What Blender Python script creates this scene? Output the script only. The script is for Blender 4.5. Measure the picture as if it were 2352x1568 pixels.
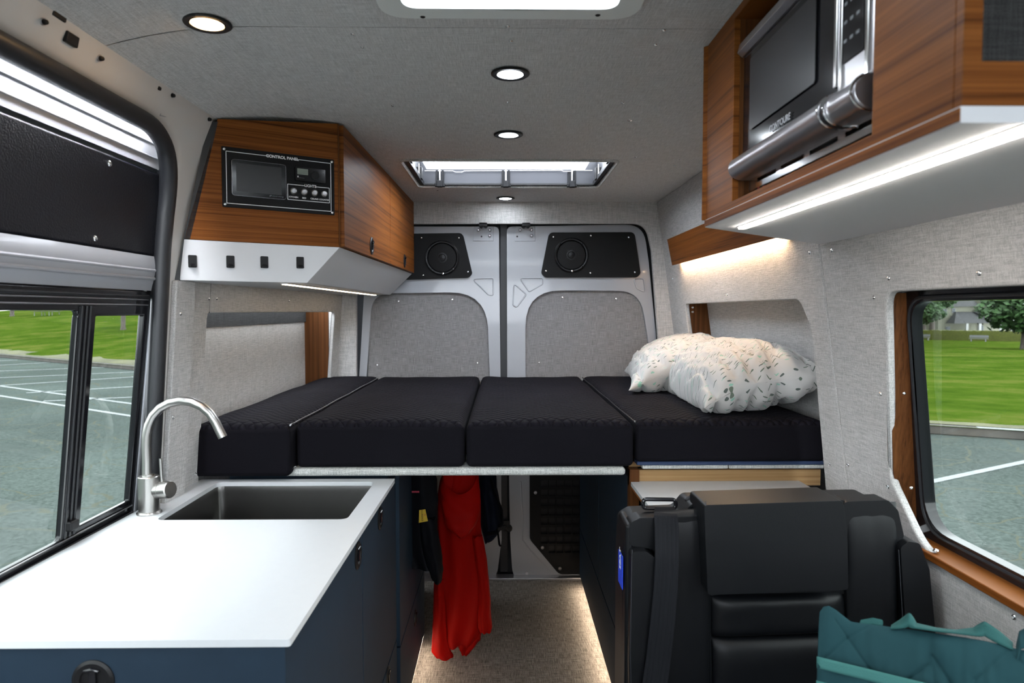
import bpy, bmesh, math, random
from mathutils import Vector, Matrix, Euler, noise
from mathutils.geometry import tessellate_polygon
random.seed(7)
for o in list(bpy.data.objects): bpy.data.objects.remove(o)
SC = bpy.context.scene
COL = SC.collection
PI = math.pi

# ------------------------------------------------------------ camera
F = 1568.0                      # focal length in pixels of the 2352 px wide frame (24 mm)
CAM_LOC = Vector((0, 0, 1.42))
YAW = math.atan(21 / F); PITCH = math.atan(71 / F)
cam_d = bpy.data.cameras.new('camera'); cam = bpy.data.objects.new('camera', cam_d); COL.objects.link(cam)
cam.location = CAM_LOC; cam.rotation_euler = (PI/2 - PITCH, 0, -YAW)
cam_d.sensor_width = 36; cam_d.lens = 36 * F / 2352; cam_d.clip_start = .02; cam_d.clip_end = 400
cam_d.dof.use_dof = True; cam_d.dof.focus_distance = 2.3; cam_d.dof.aperture_fstop = 5.6
SC.camera = cam
# ------------------------------------------------------------ sky, exposure
w = bpy.data.worlds.new('overcast_sky'); SC.world = w; w.use_nodes = True
nt = w.node_tree; bg = nt.nodes['Background']
tc = nt.nodes.new('ShaderNodeTexCoord'); sx = nt.nodes.new('ShaderNodeSeparateXYZ'); rp = nt.nodes.new('ShaderNodeValToRGB')
nt.links.new(tc.outputs['Generated'], sx.inputs[0]); nt.links.new(sx.outputs['Z'], rp.inputs[0])
rp.color_ramp.elements[0].color = (.80, .86, .92, 1); rp.color_ramp.elements[1].color = (.86, .93, 1.0, 1)
nt.links.new(rp.outputs[0], bg.inputs[0]); bg.inputs[1].default_value = 6.0
SC.view_settings.view_transform = 'Standard'; SC.view_settings.look = 'None'
SC.view_settings.gamma = 1; SC.view_settings.use_curve_mapping = False; SC.view_settings.exposure = 1.45
cy = SC.cycles
cy.max_bounces = 9; cy.diffuse_bounces = 5; cy.glossy_bounces = 4; cy.transmission_bounces = 6; cy.transparent_max_bounces = 10
cy.caustics_reflective = False; cy.caustics_refractive = False; cy.sample_clamp_indirect = 6; cy.use_denoising = True

# ------------------------------------------------------------ pixel -> place
_R = Euler((PI/2 - PITCH, 0, -YAW)).to_matrix()
def ray(px, py): return _R @ Vector(((px - 1176) / F, -(py - 784) / F, -1))
def PP(px, py, n, k):
    d = ray(px, py); n = Vector(n); return CAM_LOC + d * ((k - n.dot(CAM_LOC)) / n.dot(d))
def PX(px, py, x): return PP(px, py, (1, 0, 0), x)
def PY(px, py, y): return PP(px, py, (0, 1, 0), y)
def PZ(px, py, z): return PP(px, py, (0, 0, 1), z)
def XR(z): return .868 + .14 * (1.42 - z)
def XL(y, z): return -(.88 + .073 * (1.42 - z) - .03 * (y - 1.8))
def XD(z): return -.90 - .104 * (1.42 - z)
def PR(px, py, w=0): return PP(px, py, (1, 0, .14), .868 + .14 * 1.42 + w)
def PL(px, py, w=0): return PP(px, py, (1, -.03, -.073), -.88 - .073 * 1.42 - .054 - w)
def PD(px, py, w=0): return PP(px, py, (1, 0, -.104), -.90 - .104 * 1.42 - w)
CZ = 1.975

# ------------------------------------------------------------ materials
def new_mat(name):
    m = bpy.data.materials.new(name); m.use_nodes = True
    return m, m.node_tree, m.node_tree.nodes['Principled BSDF']
def N(nt, t, **kw):
    n = nt.nodes.new(t)
    for k, v in kw.items(): setattr(n, k, v)
    return n
def plain(name, col, rough=.5, metal=0, coat=0, spec=.5, sheen=0, noise_amt=0.0, nscale=60, bump=0, aniso=0):
    m, nt, b = new_mat(name)
    b.inputs['Base Color'].default_value = (*col, 1); b.inputs['Roughness'].default_value = rough
    b.inputs['Metallic'].default_value = metal; b.inputs['Coat Weight'].default_value = coat
    b.inputs['Coat Roughness'].default_value = .06
    b.inputs['Specular IOR Level'].default_value = spec; b.inputs['Sheen Weight'].default_value = sheen
    if noise_amt or bump:
        t = N(nt, 'ShaderNodeTexCoord'); n = N(nt, 'ShaderNodeTexNoise'); n.inputs['Scale'].default_value = nscale; n.inputs['Detail'].default_value = 4
        nt.links.new(t.outputs['Object'], n.inputs['Vector'])
        if noise_amt:
            r = N(nt, 'ShaderNodeValToRGB'); a = 1 - noise_amt; c = 1 + noise_amt
            r.color_ramp.elements[0].position = .3; r.color_ramp.elements[1].position = .7
            r.color_ramp.elements[0].color = (col[0]*a, col[1]*a, col[2]*a, 1); r.color_ramp.elements[1].color = (col[0]*c, col[1]*c, col[2]*c, 1)
            nt.links.new(n.outputs[0], r.inputs[0]); nt.links.new(r.outputs[0], b.inputs['Base Color'])
        if bump:
            bp = N(nt, 'ShaderNodeBump'); bp.inputs['Strength'].default_value = bump; bp.inputs['Distance'].default_value = .002
            nt.links.new(n.outputs[0], bp.inputs['Height']); nt.links.new(bp.outputs[0], b.inputs['Normal'])
    return m
def fabric(name, c0, c1, fine=520, strength=.35, rough=.95):
    m, nt, b = new_mat(name); b.inputs['Roughness'].default_value = rough; b.inputs['Specular IOR Level'].default_value = .15
    t = N(nt, 'ShaderNodeTexCoord'); outs = []
    for s in ((22, fine, fine), (fine, 22, fine), (fine, fine, 22)):
        mp = N(nt, 'ShaderNodeMapping'); mp.inputs['Scale'].default_value = s
        n = N(nt, 'ShaderNodeTexNoise'); n.inputs['Scale'].default_value = 1; n.inputs['Detail'].default_value = 2
        nt.links.new(t.outputs['Object'], mp.inputs[0]); nt.links.new(mp.outputs[0], n.inputs['Vector']); outs.append(n.outputs[0])
    a = N(nt, 'ShaderNodeMath', operation='ADD'); nt.links.new(outs[0], a.inputs[0]); nt.links.new(outs[1], a.inputs[1])
    a2 = N(nt, 'ShaderNodeMath', operation='ADD'); nt.links.new(a.outputs[0], a2.inputs[0]); nt.links.new(outs[2], a2.inputs[1])
    r = N(nt, 'ShaderNodeMapRange'); r.inputs[1].default_value = 1.2; r.inputs[2].default_value = 1.8; nt.links.new(a2.outputs[0], r.inputs[0])
    mx = N(nt, 'ShaderNodeMix', data_type='RGBA'); mx.inputs[6].default_value = (*c0, 1); mx.inputs[7].default_value = (*c1, 1)
    nt.links.new(r.outputs[0], mx.inputs[0]); nt.links.new(mx.outputs[2], b.inputs['Base Color'])
    bp = N(nt, 'ShaderNodeBump'); bp.inputs['Strength'].default_value = strength; bp.inputs['Distance'].default_value = .0015
    nt.links.new(r.outputs[0], bp.inputs['Height']); nt.links.new(bp.outputs[0], b.inputs['Normal'])
    return m
def wood(name, grain, dark, mid, light, rough=.45):
    m, nt, b = new_mat(name); b.inputs['Roughness'].default_value = rough; b.inputs['Specular IOR Level'].default_value = .10
    t = N(nt, 'ShaderNodeTexCoord')
    def layer(sc, det, dist):
        mp = N(nt, 'ShaderNodeMapping'); mp.inputs['Scale'].default_value = sc
        n = N(nt, 'ShaderNodeTexNoise'); n.inputs['Scale'].default_value = 1; n.inputs['Detail'].default_value = det; n.inputs['Distortion'].default_value = dist
        nt.links.new(t.outputs['Object'], mp.inputs[0]); nt.links.new(mp.outputs[0], n.inputs['Vector']); return n.outputs[0]
    def sc(a, g): return (g, g, a) if grain == 'h' else ((a, a, g) if grain == 'v' else (g, a, a))
    big = layer(sc(110, .6), 5, .15); fine = layer(sc(420, 5), 3, .2)
    a = N(nt, 'ShaderNodeMath', operation='MULTIPLY_ADD'); a.inputs[1].default_value = .5; nt.links.new(fine, a.inputs[0]); nt.links.new(big, a.inputs[2])
    r = N(nt, 'ShaderNodeValToRGB'); e = r.color_ramp.elements
    e[0].position = .50; e[0].color = (*dark, 1); e[1].position = 1.0; e[1].color = (*light, 1)
    k = e.new(.68); k.color = (*mid, 1)
    nt.links.new(a.outputs[0], r.inputs[0]); nt.links.new(r.outputs[0], b.inputs['Base Color'])
    bp = N(nt, 'ShaderNodeBump'); bp.inputs['Strength'].default_value = .12; bp.inputs['Distance'].default_value = .001
    nt.links.new(fine, bp.inputs['Height']); nt.links.new(bp.outputs[0], b.inputs['Normal'])
    return m
def emit(name, col, s):
    m = bpy.data.materials.new(name); m.use_nodes = True; nt = m.node_tree
    nt.nodes.remove(nt.nodes['Principled BSDF']); e = N(nt, 'ShaderNodeEmission')
    e.inputs[0].default_value = (*col, 1); e.inputs[1].default_value = s
    nt.links.new(e.outputs[0], nt.nodes['Material Output'].inputs[0]); return m
def glass(name, tint=(.56, .572, .555), refl=1.0):
    m = bpy.data.materials.new(name); m.use_nodes = True; nt = m.node_tree; nt.nodes.remove(nt.nodes['Principled BSDF'])
    t = N(nt, 'ShaderNodeBsdfTransparent'); t.inputs[0].default_value = (*tint, 1)
    g = N(nt, 'ShaderNodeBsdfGlossy'); g.inputs['Roughness'].default_value = .01
    f = N(nt, 'ShaderNodeFresnel'); f.inputs[0].default_value = 1.38; mx = N(nt, 'ShaderNodeMixShader')
    ge = N(nt, 'ShaderNodeNewGeometry'); iv = N(nt, 'ShaderNodeMath', operation='SUBTRACT'); iv.inputs[0].default_value = 1; nt.links.new(ge.outputs['Backfacing'], iv.inputs[1])
    mm = N(nt, 'ShaderNodeMath', operation='MULTIPLY'); nt.links.new(f.outputs[0], mm.inputs[0]); nt.links.new(iv.outputs[0], mm.inputs[1])
    nt.links.new(mm.outputs[0], mx.inputs[0]); nt.links.new(t.outputs[0], mx.inputs[1]); nt.links.new(g.outputs[0], mx.inputs[2])
    nt.links.new(mx.outputs[0], nt.nodes['Material Output'].inputs[0]); return m
TD, TM, TL = (.055, .0155, .0035), (.145, .045, .0085), (.225, .077, .016)
M = dict(
    fabric=fabric('grey_linen', (.345, .34, .334), (.58, .572, .564)),
    fabric_dark=fabric('dark_grey_fabric', (.04, .04, .04), (.075, .075, .075)),
    piping=fabric('woven_edge_cloth', (.30, .31, .30), (.62, .63, .61), fine=420, strength=.6),
    teak=wood('teak', 'h', TD, TM, TL), teak_v=wood('teak_upright', 'v', (.035, .012, .004), (.085, .030, .009), (.125, .048, .015)),
    oak=wood('light_wood', 'h', (.20, .11, .045), (.34, .20, .09), (.42, .27, .13)),
    white=plain('white_laminate', (.56, .58, .60), .32, noise_amt=.01),
    white_matt=plain('white_board', (.62, .63, .65), .65, spec=.2),
    paint=plain('white_van_paint', (.33, .34, .365), .3, coat=.3, spec=.4, noise_amt=.02, nscale=3),
    plastic_w=plain('white_plastic', (.72, .75, .73), .4),
    rubber=plain('black_rubber', (.012, .013, .016), .45),
    black=plain('black_plastic', (.005, .005, .006), .45, spec=.3),
    black_panel=plain('black_board', (.0045, .0045, .005), .6, spec=.2, noise_amt=.2, nscale=300),
    gloss_black=plain('black_gloss', (.008, .008, .010), .12, spec=.5),
    blackmetal=plain('black_metal', (.015, .015, .018), .3, metal=.3),
    cab_pale_bounce=plain('cab_pale_bounce', (.55,.55,.54), .8), lining=fabric('door_lining', (.15, .145, .147), (.30, .292, .296)),  # cab grey made pale to bounce light; lining is a shaded copy of the linen
    hatch=plain('dark_grey_metal', (.016, .017, .023), .4, metal=.2),
    navy=plain('navy_laminate', (.013, .026, .043), .6, spec=.18, noise_amt=.06, nscale=20),
    navy_b=plain('blue_fabric_edge', (.012, .03, .085), .7),
    steel=plain('brushed_steel', (.40, .39, .375), .3, metal=1),
    sinksteel=plain('satin_sink_steel', (.20, .195, .19), .22, metal=1, noise_amt=.04, nscale=8),
    chrome=plain('chrome', (.8, .8, .8), .12, metal=1),
    silver=plain('silver_trim', (.50, .49, .51), .28, metal=.9),
    leather=plain('black_leather', (.0030, .0036, .0048), .42, spec=.24, nscale=700, bump=.12),
    leather_quilt=plain('black_grained_leather', (.0060, .0068, .0115), .45, spec=.3, nscale=260, bump=.5),
    belt=plain('black_webbing', (.0065, .0072, .0095), .75, spec=.15, bump=.5, nscale=900),
    teal=plain('teal_canvas', (.0085, .036, .043), .85, spec=.15, noise_amt=.08, nscale=14, bump=.35),
    teal_l=plain('light_teal_webbing', (.036, .125, .118), .8, spec=.15, bump=.3, nscale=600),
    jacket_k=plain('black_nylon', (.0025, .003, .005), .7, spec=.12, bump=.4, nscale=40),
    jacket_n=plain('navy_nylon', (.003, .006, .015), .65, spec=.12, bump=.4, nscale=40),
    yellow=plain('yellow_label', (.55, .36, .02), .6), pink=plain('red_label', (.35, .02, .05), .6), blue=plain('blue_tag', (.01, .05, .55), .5),
    ink=plain('white_print', (.8, .8, .8), .6), ink_k=plain('black_print', (.004, .004, .005), .6, spec=.2), ink_g=plain('grey_print', (.10, .11, .12), .5),
    lcd=plain('lcd_window', (.16, .19, .16), .25), mesh_grey=plain('oven_window_mesh', (.020, .020, .022), .3, spec=.5),
    led_cool=emit('cool_led', (.86, .93, 1.0), 36), led_warm=emit('warm_led', (1.0, .60, .26), 30),
    led_strip=emit('neutral_led_strip', (1.0, .92, .83), 30), led_dim=emit('dim_led_strip', (1.0, .76, .48), 5.5), added_door_led=emit('added_door_strip', (.93, .96, 1.0), 110), led_bed=emit('warm_led_strip', (1.0, .70, .42), 24), led_floor=emit('floor_led_strip', (1.0, .80, .60), 11),
    glass=glass('window_glass'), curb=plain('curb_concrete', (.055, .05, .044), .9, noise_amt=.35, nscale=3),
    line=plain('road_paint', (.17, .185, .19), .8, noise_amt=.12, nscale=6), bark=plain('bark', (.07, .058, .05), .9, noise_amt=.3, nscale=8),
    siding=plain('cream_siding', (.17, .17, .13), .8), roof=plain('grey_shingles', (.04, .04, .042), .9, noise_amt=.2, nscale=2),
    pane=plain('dark_pane', (.03, .04, .05), .2), bench=plain('bench_grey', (.14, .14, .15), .7), thread=plain('grey_thread', (.03, .032, .04), .7), ink_s=plain('silver_print', (.42, .42, .44), .7), whitewood=plain('white_wood_trim', (.24, .24, .24), .7),
    hedge=plain('hedge_leaves', (.06, .068, .008), .9, noise_amt=.35, nscale=5), leaf=plain('tree_leaves', (.018, .055, .008), .7, noise_amt=.4, nscale=1.5),
)
def quilt():
    m, nt, b = new_mat('quilted_black_cloth'); b.inputs['Roughness'].default_value = .85; b.inputs['Specular IOR Level'].default_value = .12
    b.inputs['Base Color'].default_value = (.0062, .0054, .0092, 1)
    t = N(nt, 'ShaderNodeTexCoord'); s = N(nt, 'ShaderNodeSeparateXYZ'); nt.links.new(t.outputs['Object'], s.inputs[0])
    def ma(op, a, bb):
        n = N(nt, 'ShaderNodeMath', operation=op)
        for i, v in enumerate((a, bb)):
            if v is None: continue
            if isinstance(v, (int, float)): n.inputs[i].default_value = v
            else: nt.links.new(v, n.inputs[i])
        return n.outputs[0]
    fr = 95
    wob = ma('MULTIPLY', ma('SINE', ma('MULTIPLY', s.outputs[0], 60), None), .006)
    yy = ma('ADD', s.outputs[1], wob)
    p = ma('ABSOLUTE', ma('SINE', ma('MULTIPLY', ma('ADD', s.outputs[0], yy), fr), None), None)
    q = ma('ABSOLUTE', ma('SINE', ma('MULTIPLY', ma('SUBTRACT', s.outputs[0], yy), fr), None), None)
    h = ma('POWER', ma('MULTIPLY', p, q), .45)
    bp = N(nt, 'ShaderNodeBump'); bp.inputs['Strength'].default_value = 1.0; bp.inputs['Distance'].default_value = .011
    nt.links.new(h, bp.inputs['Height']); nt.links.new(bp.outputs[0], b.inputs['Normal']); return m
M['quilt'] = quilt()
M['mattress'] = plain('black_mattress_cloth', (.0042, .0038, .0060), .9, spec=.12, bump=.2, nscale=500)
def red_nylon():
    m, nt, b = new_mat('red_nylon'); b.inputs['Base Color'].default_value = (.30, .004, .002, 1); b.inputs['Roughness'].default_value = .6; b.inputs['Specular IOR Level'].default_value = .06
    t = N(nt, 'ShaderNodeBsdfTranslucent'); t.inputs[0].default_value = (.8, .03, .004, 1); mx = N(nt, 'ShaderNodeMixShader'); mx.inputs[0].default_value = .18
    o = nt.nodes['Material Output']; nt.links.new(b.outputs[0], mx.inputs[1]); nt.links.new(t.outputs[0], mx.inputs[2]); nt.links.new(mx.outputs[0], o.inputs[0]); return m
M['red'] = red_nylon()
def acrylic():
    m = bpy.data.materials.new('frosted_acrylic'); m.use_nodes = True; nt = m.node_tree; nt.nodes.remove(nt.nodes['Principled BSDF'])
    t = N(nt, 'ShaderNodeBsdfTranslucent'); t.inputs[0].default_value = (.98, .98, 1, 1); p = N(nt, 'ShaderNodeBsdfTransparent'); p.inputs[0].default_value = (1, 1, 1, 1)
    mx = N(nt, 'ShaderNodeMixShader'); mx.inputs[0].default_value = .55
    nt.links.new(t.outputs[0], mx.inputs[1]); nt.links.new(p.outputs[0], mx.inputs[2]); nt.links.new(mx.outputs[0], nt.nodes['Material Output'].inputs[0]); return m
M['acrylic'] = acrylic()
def pillow_mat():
    m, nt, b = new_mat('white_printed_cotton'); b.inputs['Roughness'].default_value = .85; b.inputs['Sheen Weight'].default_value = .2
    t = N(nt, 'ShaderNodeTexCoord'); cur = None; base = (.45, .44, .425)
    for k, (colr, rot, off) in enumerate((((.10, .13, .10), .5, 0), ((.22, .42, .33), .62, 3.3), ((.07, .09, .08), .4, 7.1))):
        mp = N(nt, 'ShaderNodeMapping'); mp.inputs['Rotation'].default_value = (0, 0, rot); mp.inputs['Scale'].default_value = (30, 130, 1); mp.inputs['Location'].default_value = (off, off * 1.7, 0)
        v = N(nt, 'ShaderNodeTexVoronoi', voronoi_dimensions='2D'); v.inputs['Scale'].default_value = 1; v.inputs['Randomness'].default_value = .8
        uvn = N(nt, 'ShaderNodeUVMap'); nt.links.new(uvn.outputs[0], mp.inputs[0]); nt.links.new(mp.outputs[0], v.inputs['Vector'])
        s = N(nt, 'ShaderNodeSeparateColor'); nt.links.new(v.outputs['Color'], s.inputs[0])
        lt = N(nt, 'ShaderNodeMath', operation='LESS_THAN'); lt.inputs[1].default_value = .22; nt.links.new(v.outputs['Distance'], lt.inputs[0])
        l2 = N(nt, 'ShaderNodeMath', operation='LESS_THAN'); l2.inputs[1].default_value = .21; nt.links.new(s.outputs[0], l2.inputs[0])
        mu = N(nt, 'ShaderNodeMath', operation='MULTIPLY'); nt.links.new(lt.outputs[0], mu.inputs[0]); nt.links.new(l2.outputs[0], mu.inputs[1])
        mx = N(nt, 'ShaderNodeMix', data_type='RGBA'); mx.inputs[7].default_value = (*colr, 1)
        if cur is None: mx.inputs[6].default_value = (*base, 1)
        else: nt.links.new(cur, mx.inputs[6])
        nt.links.new(mu.outputs[0], mx.inputs[0]); cur = mx.outputs[2]
    nt.links.new(cur, b.inputs['Base Color'])
    return m
M['pillow'] = pillow_mat()
def floor_mat():
    m = fabric('woven_vinyl_floor', (.10, .088, .076), (.45, .40, .35), fine=330, strength=.3, rough=.6)
    return m
M['floor'] = floor_mat()
def asphalt():
    m, nt, b = new_mat('asphalt'); b.inputs['Roughness'].default_value = .9; b.inputs['Specular IOR Level'].default_value = .0
    t = N(nt, 'ShaderNodeTexCoord'); n = N(nt, 'ShaderNodeTexNoise'); n.inputs['Scale'].default_value = 28; n.inputs['Detail'].default_value = 6
    n2 = N(nt, 'ShaderNodeTexNoise'); n2.inputs['Scale'].default_value = .35; n2.inputs['Detail'].default_value = 3
    for q in (n, n2): nt.links.new(t.outputs['Object'], q.inputs['Vector'])
    r = N(nt, 'ShaderNodeValToRGB'); r.color_ramp.elements[0].position = .3; r.color_ramp.elements[1].position = .7
    r.color_ramp.elements[0].color = (.042, .052, .048, 1); r.color_ramp.elements[1].color = (.080, .096, .090, 1); nt.links.new(n.outputs[0], r.inputs[0])
    mx = N(nt, 'ShaderNodeMix', data_type='RGBA', blend_type='MULTIPLY'); mx.inputs[0].default_value = .7
    r2 = N(nt, 'ShaderNodeValToRGB'); r2.color_ramp.elements[0].position = .35; r2.color_ramp.elements[1].position = .65
    r2.color_ramp.elements[0].color = (.75, .75, .75, 1); r2.color_ramp.elements[1].color = (1.15, 1.15, 1.15, 1); nt.links.new(n2.outputs[0], r2.inputs[0])
    nt.links.new(r.outputs[0], mx.inputs[6]); nt.links.new(r2.outputs[0], mx.inputs[7])
    nn = N(nt, 'ShaderNodeTexNoise'); nn.inputs['Scale'].default_value = 1.3; nn.inputs['Detail'].default_value = 5; nt.links.new(t.outputs['Object'], nn.inputs['Vector'])
    ad = N(nt, 'ShaderNodeMix', data_type='RGBA'); ad.inputs[0].default_value = .35; nt.links.new(t.outputs['Object'], ad.inputs[6]); nt.links.new(nn.outputs[1], ad.inputs[7])
    v = N(nt, 'ShaderNodeTexVoronoi', feature='DISTANCE_TO_EDGE'); v.inputs['Scale'].default_value = 1.5; nt.links.new(ad.outputs[2], v.inputs['Vector'])
    lt = N(nt, 'ShaderNodeMath', operation='LESS_THAN'); lt.inputs[1].default_value = .012; nt.links.new(v.outputs[0], lt.inputs[0])
    m2 = N(nt, 'ShaderNodeMix', data_type='RGBA'); m2.inputs[7].default_value = (.07, .075, .06, 1); nt.links.new(lt.outputs[0], m2.inputs[0]); nt.links.new(mx.outputs[2], m2.inputs[6])
    nt.links.new(m2.outputs[2], b.inputs['Base Color']); return m
M['asphalt'] = asphalt()
def grass():
    m, nt, b = new_mat('lawn'); b.inputs['Roughness'].default_value = .9; b.inputs['Specular IOR Level'].default_value = .0
    t = N(nt, 'ShaderNodeTexCoord'); n = N(nt, 'ShaderNodeTexNoise'); n.inputs['Scale'].default_value = .45; n.inputs['Detail'].default_value = 8; n.inputs['Roughness'].default_value = .7
    nt.links.new(t.outputs['Object'], n.inputs['Vector']); r = N(nt, 'ShaderNodeValToRGB'); e = r.color_ramp.elements
    e[0].position = .36; e[0].color = (.022, .043, .0045, 1); e[1].position = .66; e[1].color = (.070, .080, .017, 1); k = e.new(.5); k.color = (.036, .062, .007, 1)
    nt.links.new(n.outputs[0], r.inputs[0]); nt.links.new(r.outputs[0], b.inputs['Base Color']); return m
M['grass'] = grass()
M['dry'] = plain('dry_grass', (.060, .060, .020), .9, noise_amt=.3, nscale=1.2)

# ------------------------------------------------------------ mesh building
class MB:
    def __init__(s): s.v = []; s.f = []; s.uv = None
    def add(s, vs, fs):
        b = len(s.v); s.v += [Vector(v) for v in vs]; s.f += [tuple(b + i for i in f) for f in fs]; return s
    def box(s, x0, x1, y0, y1, z0, z1):
        return s.add([(x0,y0,z0),(x1,y0,z0),(x1,y1,z0),(x0,y1,z0),(x0,y0,z1),(x1,y0,z1),(x1,y1,z1),(x0,y1,z1)],
                     [(3,2,1,0),(4,5,6,7),(0,1,5,4),(1,2,6,5),(2,3,7,6),(3,0,4,7)])
    def obox(s, c, r, u, n, sx, sy, sz):
        c = Vector(c); r = Vector(r).normalized()*sx/2; u = Vector(u).normalized()*sy/2; n = Vector(n).normalized()*sz/2
        P = [c-r-u-n, c+r-u-n, c+r+u-n, c-r+u-n, c-r-u+n, c+r-u+n, c+r+u+n, c-r+u+n]
        return s.add(P, [(3,2,1,0),(4,5,6,7),(0,1,5,4),(1,2,6,5),(2,3,7,6),(3,0,4,7)])
    def prism(s, bot, top):
        n = len(bot); return s.add(list(bot)+list(top), [tuple(range(n-1,-1,-1)), tuple(range(n,2*n))] + [(i,(i+1)%n,n+(i+1)%n,n+i) for i in range(n)])
    def plate(s, outer, holes, w0, w1, mp):
        loops = [list(outer)] + [list(h) for h in holes]; flat = [p for l in loops for p in l]; n = len(flat)
        tris = tessellate_polygon([[Vector((p[0], p[1], 0)) for p in l] for l in loops])
        vs = [mp(p[0], p[1], w0) for p in flat] + [mp(p[0], p[1], w1) for p in flat]
        fs = [tuple(t) for t in tris] + [tuple(n + i for i in reversed(t)) for t in tris]
        o = 0
        for l in loops:
            k = len(l)
            for i in range(k): fs.append((o+i, o+(i+1)%k, n+o+(i+1)%k, n+o+i))
            o += k
        return s.add(vs, fs)
    def ring(s, pts, rad, seg=10, closed=False, caps=True, flat=1.0):
        pts = [Vector(p) for p in pts]; n = len(pts); rads = rad if isinstance(rad, (list, tuple)) else [rad]*n
        up = None; rings = []
        for i in range(n):
            a = pts[(i-1) % n] if (closed or i > 0) else pts[i]; b = pts[(i+1) % n] if (closed or i < n-1) else pts[i]
            t = (b-a).normalized()
            if up is None: up = t.orthogonal().normalized()
            up = (up - t*up.dot(t)).normalized(); sd = t.cross(up)
            rings.append([pts[i] + (up*math.cos(q)*flat + sd*math.sin(q))*rads[i] for q in [2*PI*k/seg for k in range(seg)]])
        vs = [p for r in rings for p in r]; fs = []
        for i in range(n if closed else n-1):
            j = (i+1) % n
            for k in range(seg): fs.append((i*seg+k, i*seg+(k+1)%seg, j*seg+(k+1)%seg, j*seg+k))
        if not closed and caps: fs += [tuple(reversed(range(seg))), tuple((n-1)*seg+k for k in range(seg))]
        return s.add(vs, fs)
    def cyl(s, a, b, r0, r1=None, seg=24): return s.ring([a, b], [r0, r0 if r1 is None else r1], seg)
    def lathe(s, c, axis, prof, seg=28):
        axis = Vector(axis).normalized(); u = axis.orthogonal().normalized(); v = axis.cross(u); c = Vector(c); vs = []; fs = []
        for (r, h) in prof:
            for k in range(seg):
                q = 2*PI*k/seg; vs.append(c + axis*h + (u*math.cos(q)+v*math.sin(q))*r)
        for i in range(len(prof)-1):
            for k in range(seg): fs.append((i*seg+k, i*seg+(k+1)%seg, (i+1)*seg+(k+1)%seg, (i+1)*seg+k))
        fs += [tuple(reversed(range(seg))), tuple((len(prof)-1)*seg+k for k in range(seg))]
        return s.add(vs, fs)
    def grid(s, fn, nu, nv, wrap=False):
        vs = [fn(i/nu, j/nv) for i in range(nu + (0 if wrap else 1)) for j in range(nv+1)]; m = nv+1; c = nu if wrap else nu
        K = nu if wrap else nu+1
        return s.add(vs, [(i*m+j, ((i+1)%K)*m+j, ((i+1)%K)*m+j+1, i*m+j+1) for i in range(c) for j in range(nv)])
    def loft(s, rings, caps=True):
        n = len(rings[0]); vs = [p for r in rings for p in r]
        fs = [(i*n+k, i*n+(k+1)%n, (i+1)*n+(k+1)%n, (i+1)*n+k) for i in range(len(rings)-1) for k in range(n)]
        if caps: fs += [tuple(reversed(range(n))), tuple((len(rings)-1)*n+k for k in range(n))]
        return s.add(vs, fs)
def build(name, mb, mat, parent=None, bevel=0, seg=2, smooth=None, label=None, sub=0, angle=32, bev_angle=35):
    me = bpy.data.meshes.new(name); me.from_pydata([tuple(v) for v in mb.v], [], mb.f); me.update()
    bm = bmesh.new(); bm.from_mesh(me); bmesh.ops.recalc_face_normals(bm, faces=bm.faces); bm.to_mesh(me); bm.free()
    me.materials.append(M[mat] if isinstance(mat, str) else mat)
    o = bpy.data.objects.new(name, me); COL.objects.link(o)
    me.shade_smooth()
    if not bevel and not sub: me.set_sharp_from_angle(angle=math.radians(angle))
    if bevel:
        b = o.modifiers.new('bevel', 'BEVEL'); b.width = bevel; b.segments = seg; b.limit_method = 'ANGLE'; b.angle_limit = math.radians(bev_angle); b.harden_normals = True
    if sub:
        b = o.modifiers.new('subd', 'SUBSURF'); b.levels = sub; b.render_levels = sub
    if parent is not None: attach(o, parent)
    if label: o['label'] = label
    return o
def attach(o, parent):
    o.parent = parent
    if parent.type == 'EMPTY' and not parent.parent: o.matrix_parent_inverse = Matrix.Translation(-Vector(parent.location))
def tag(o, label, cat, group=None, kind=None):
    o['label'] = label; o['category'] = cat
    if group: o['group'] = group
    if kind: o['kind'] = kind
    return o
def thing(name, label, cat, loc, group=None):
    o = bpy.data.objects.new(name, None); COL.objects.link(o); o.location = loc; o.empty_display_size = .05
    return tag(o, label, cat, group)
def struct(o, label=None, cat=None):
    o['kind'] = 'structure'
    if label: o['label'] = label
    if cat: o['category'] = cat
    return o
def text(s, c, r, u, size, mat, parent, name='lettering', ext=.0002, bold=0.0):
    cu = bpy.data.curves.new(name, 'FONT'); cu.body = s; cu.size = size; cu.align_x = 'CENTER'; cu.align_y = 'CENTER'; cu.extrude = ext; cu.offset = bold
    cu.materials.append(M[mat]); o = bpy.data.objects.new(name, cu); COL.objects.link(o)
    r = Vector(r).normalized(); u = Vector(u).normalized(); n = r.cross(u)
    m = Matrix((r, u, n)).transposed().to_4x4(); m.translation = Vector(c)
    me = bpy.data.meshes.new_from_object(o); me.name = name; me.transform(m); bpy.data.objects.remove(o); bpy.data.curves.remove(cu)
    o = bpy.data.objects.new(name, me); COL.objects.link(o)
    if parent is not None: attach(o, parent)
    return o
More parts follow.
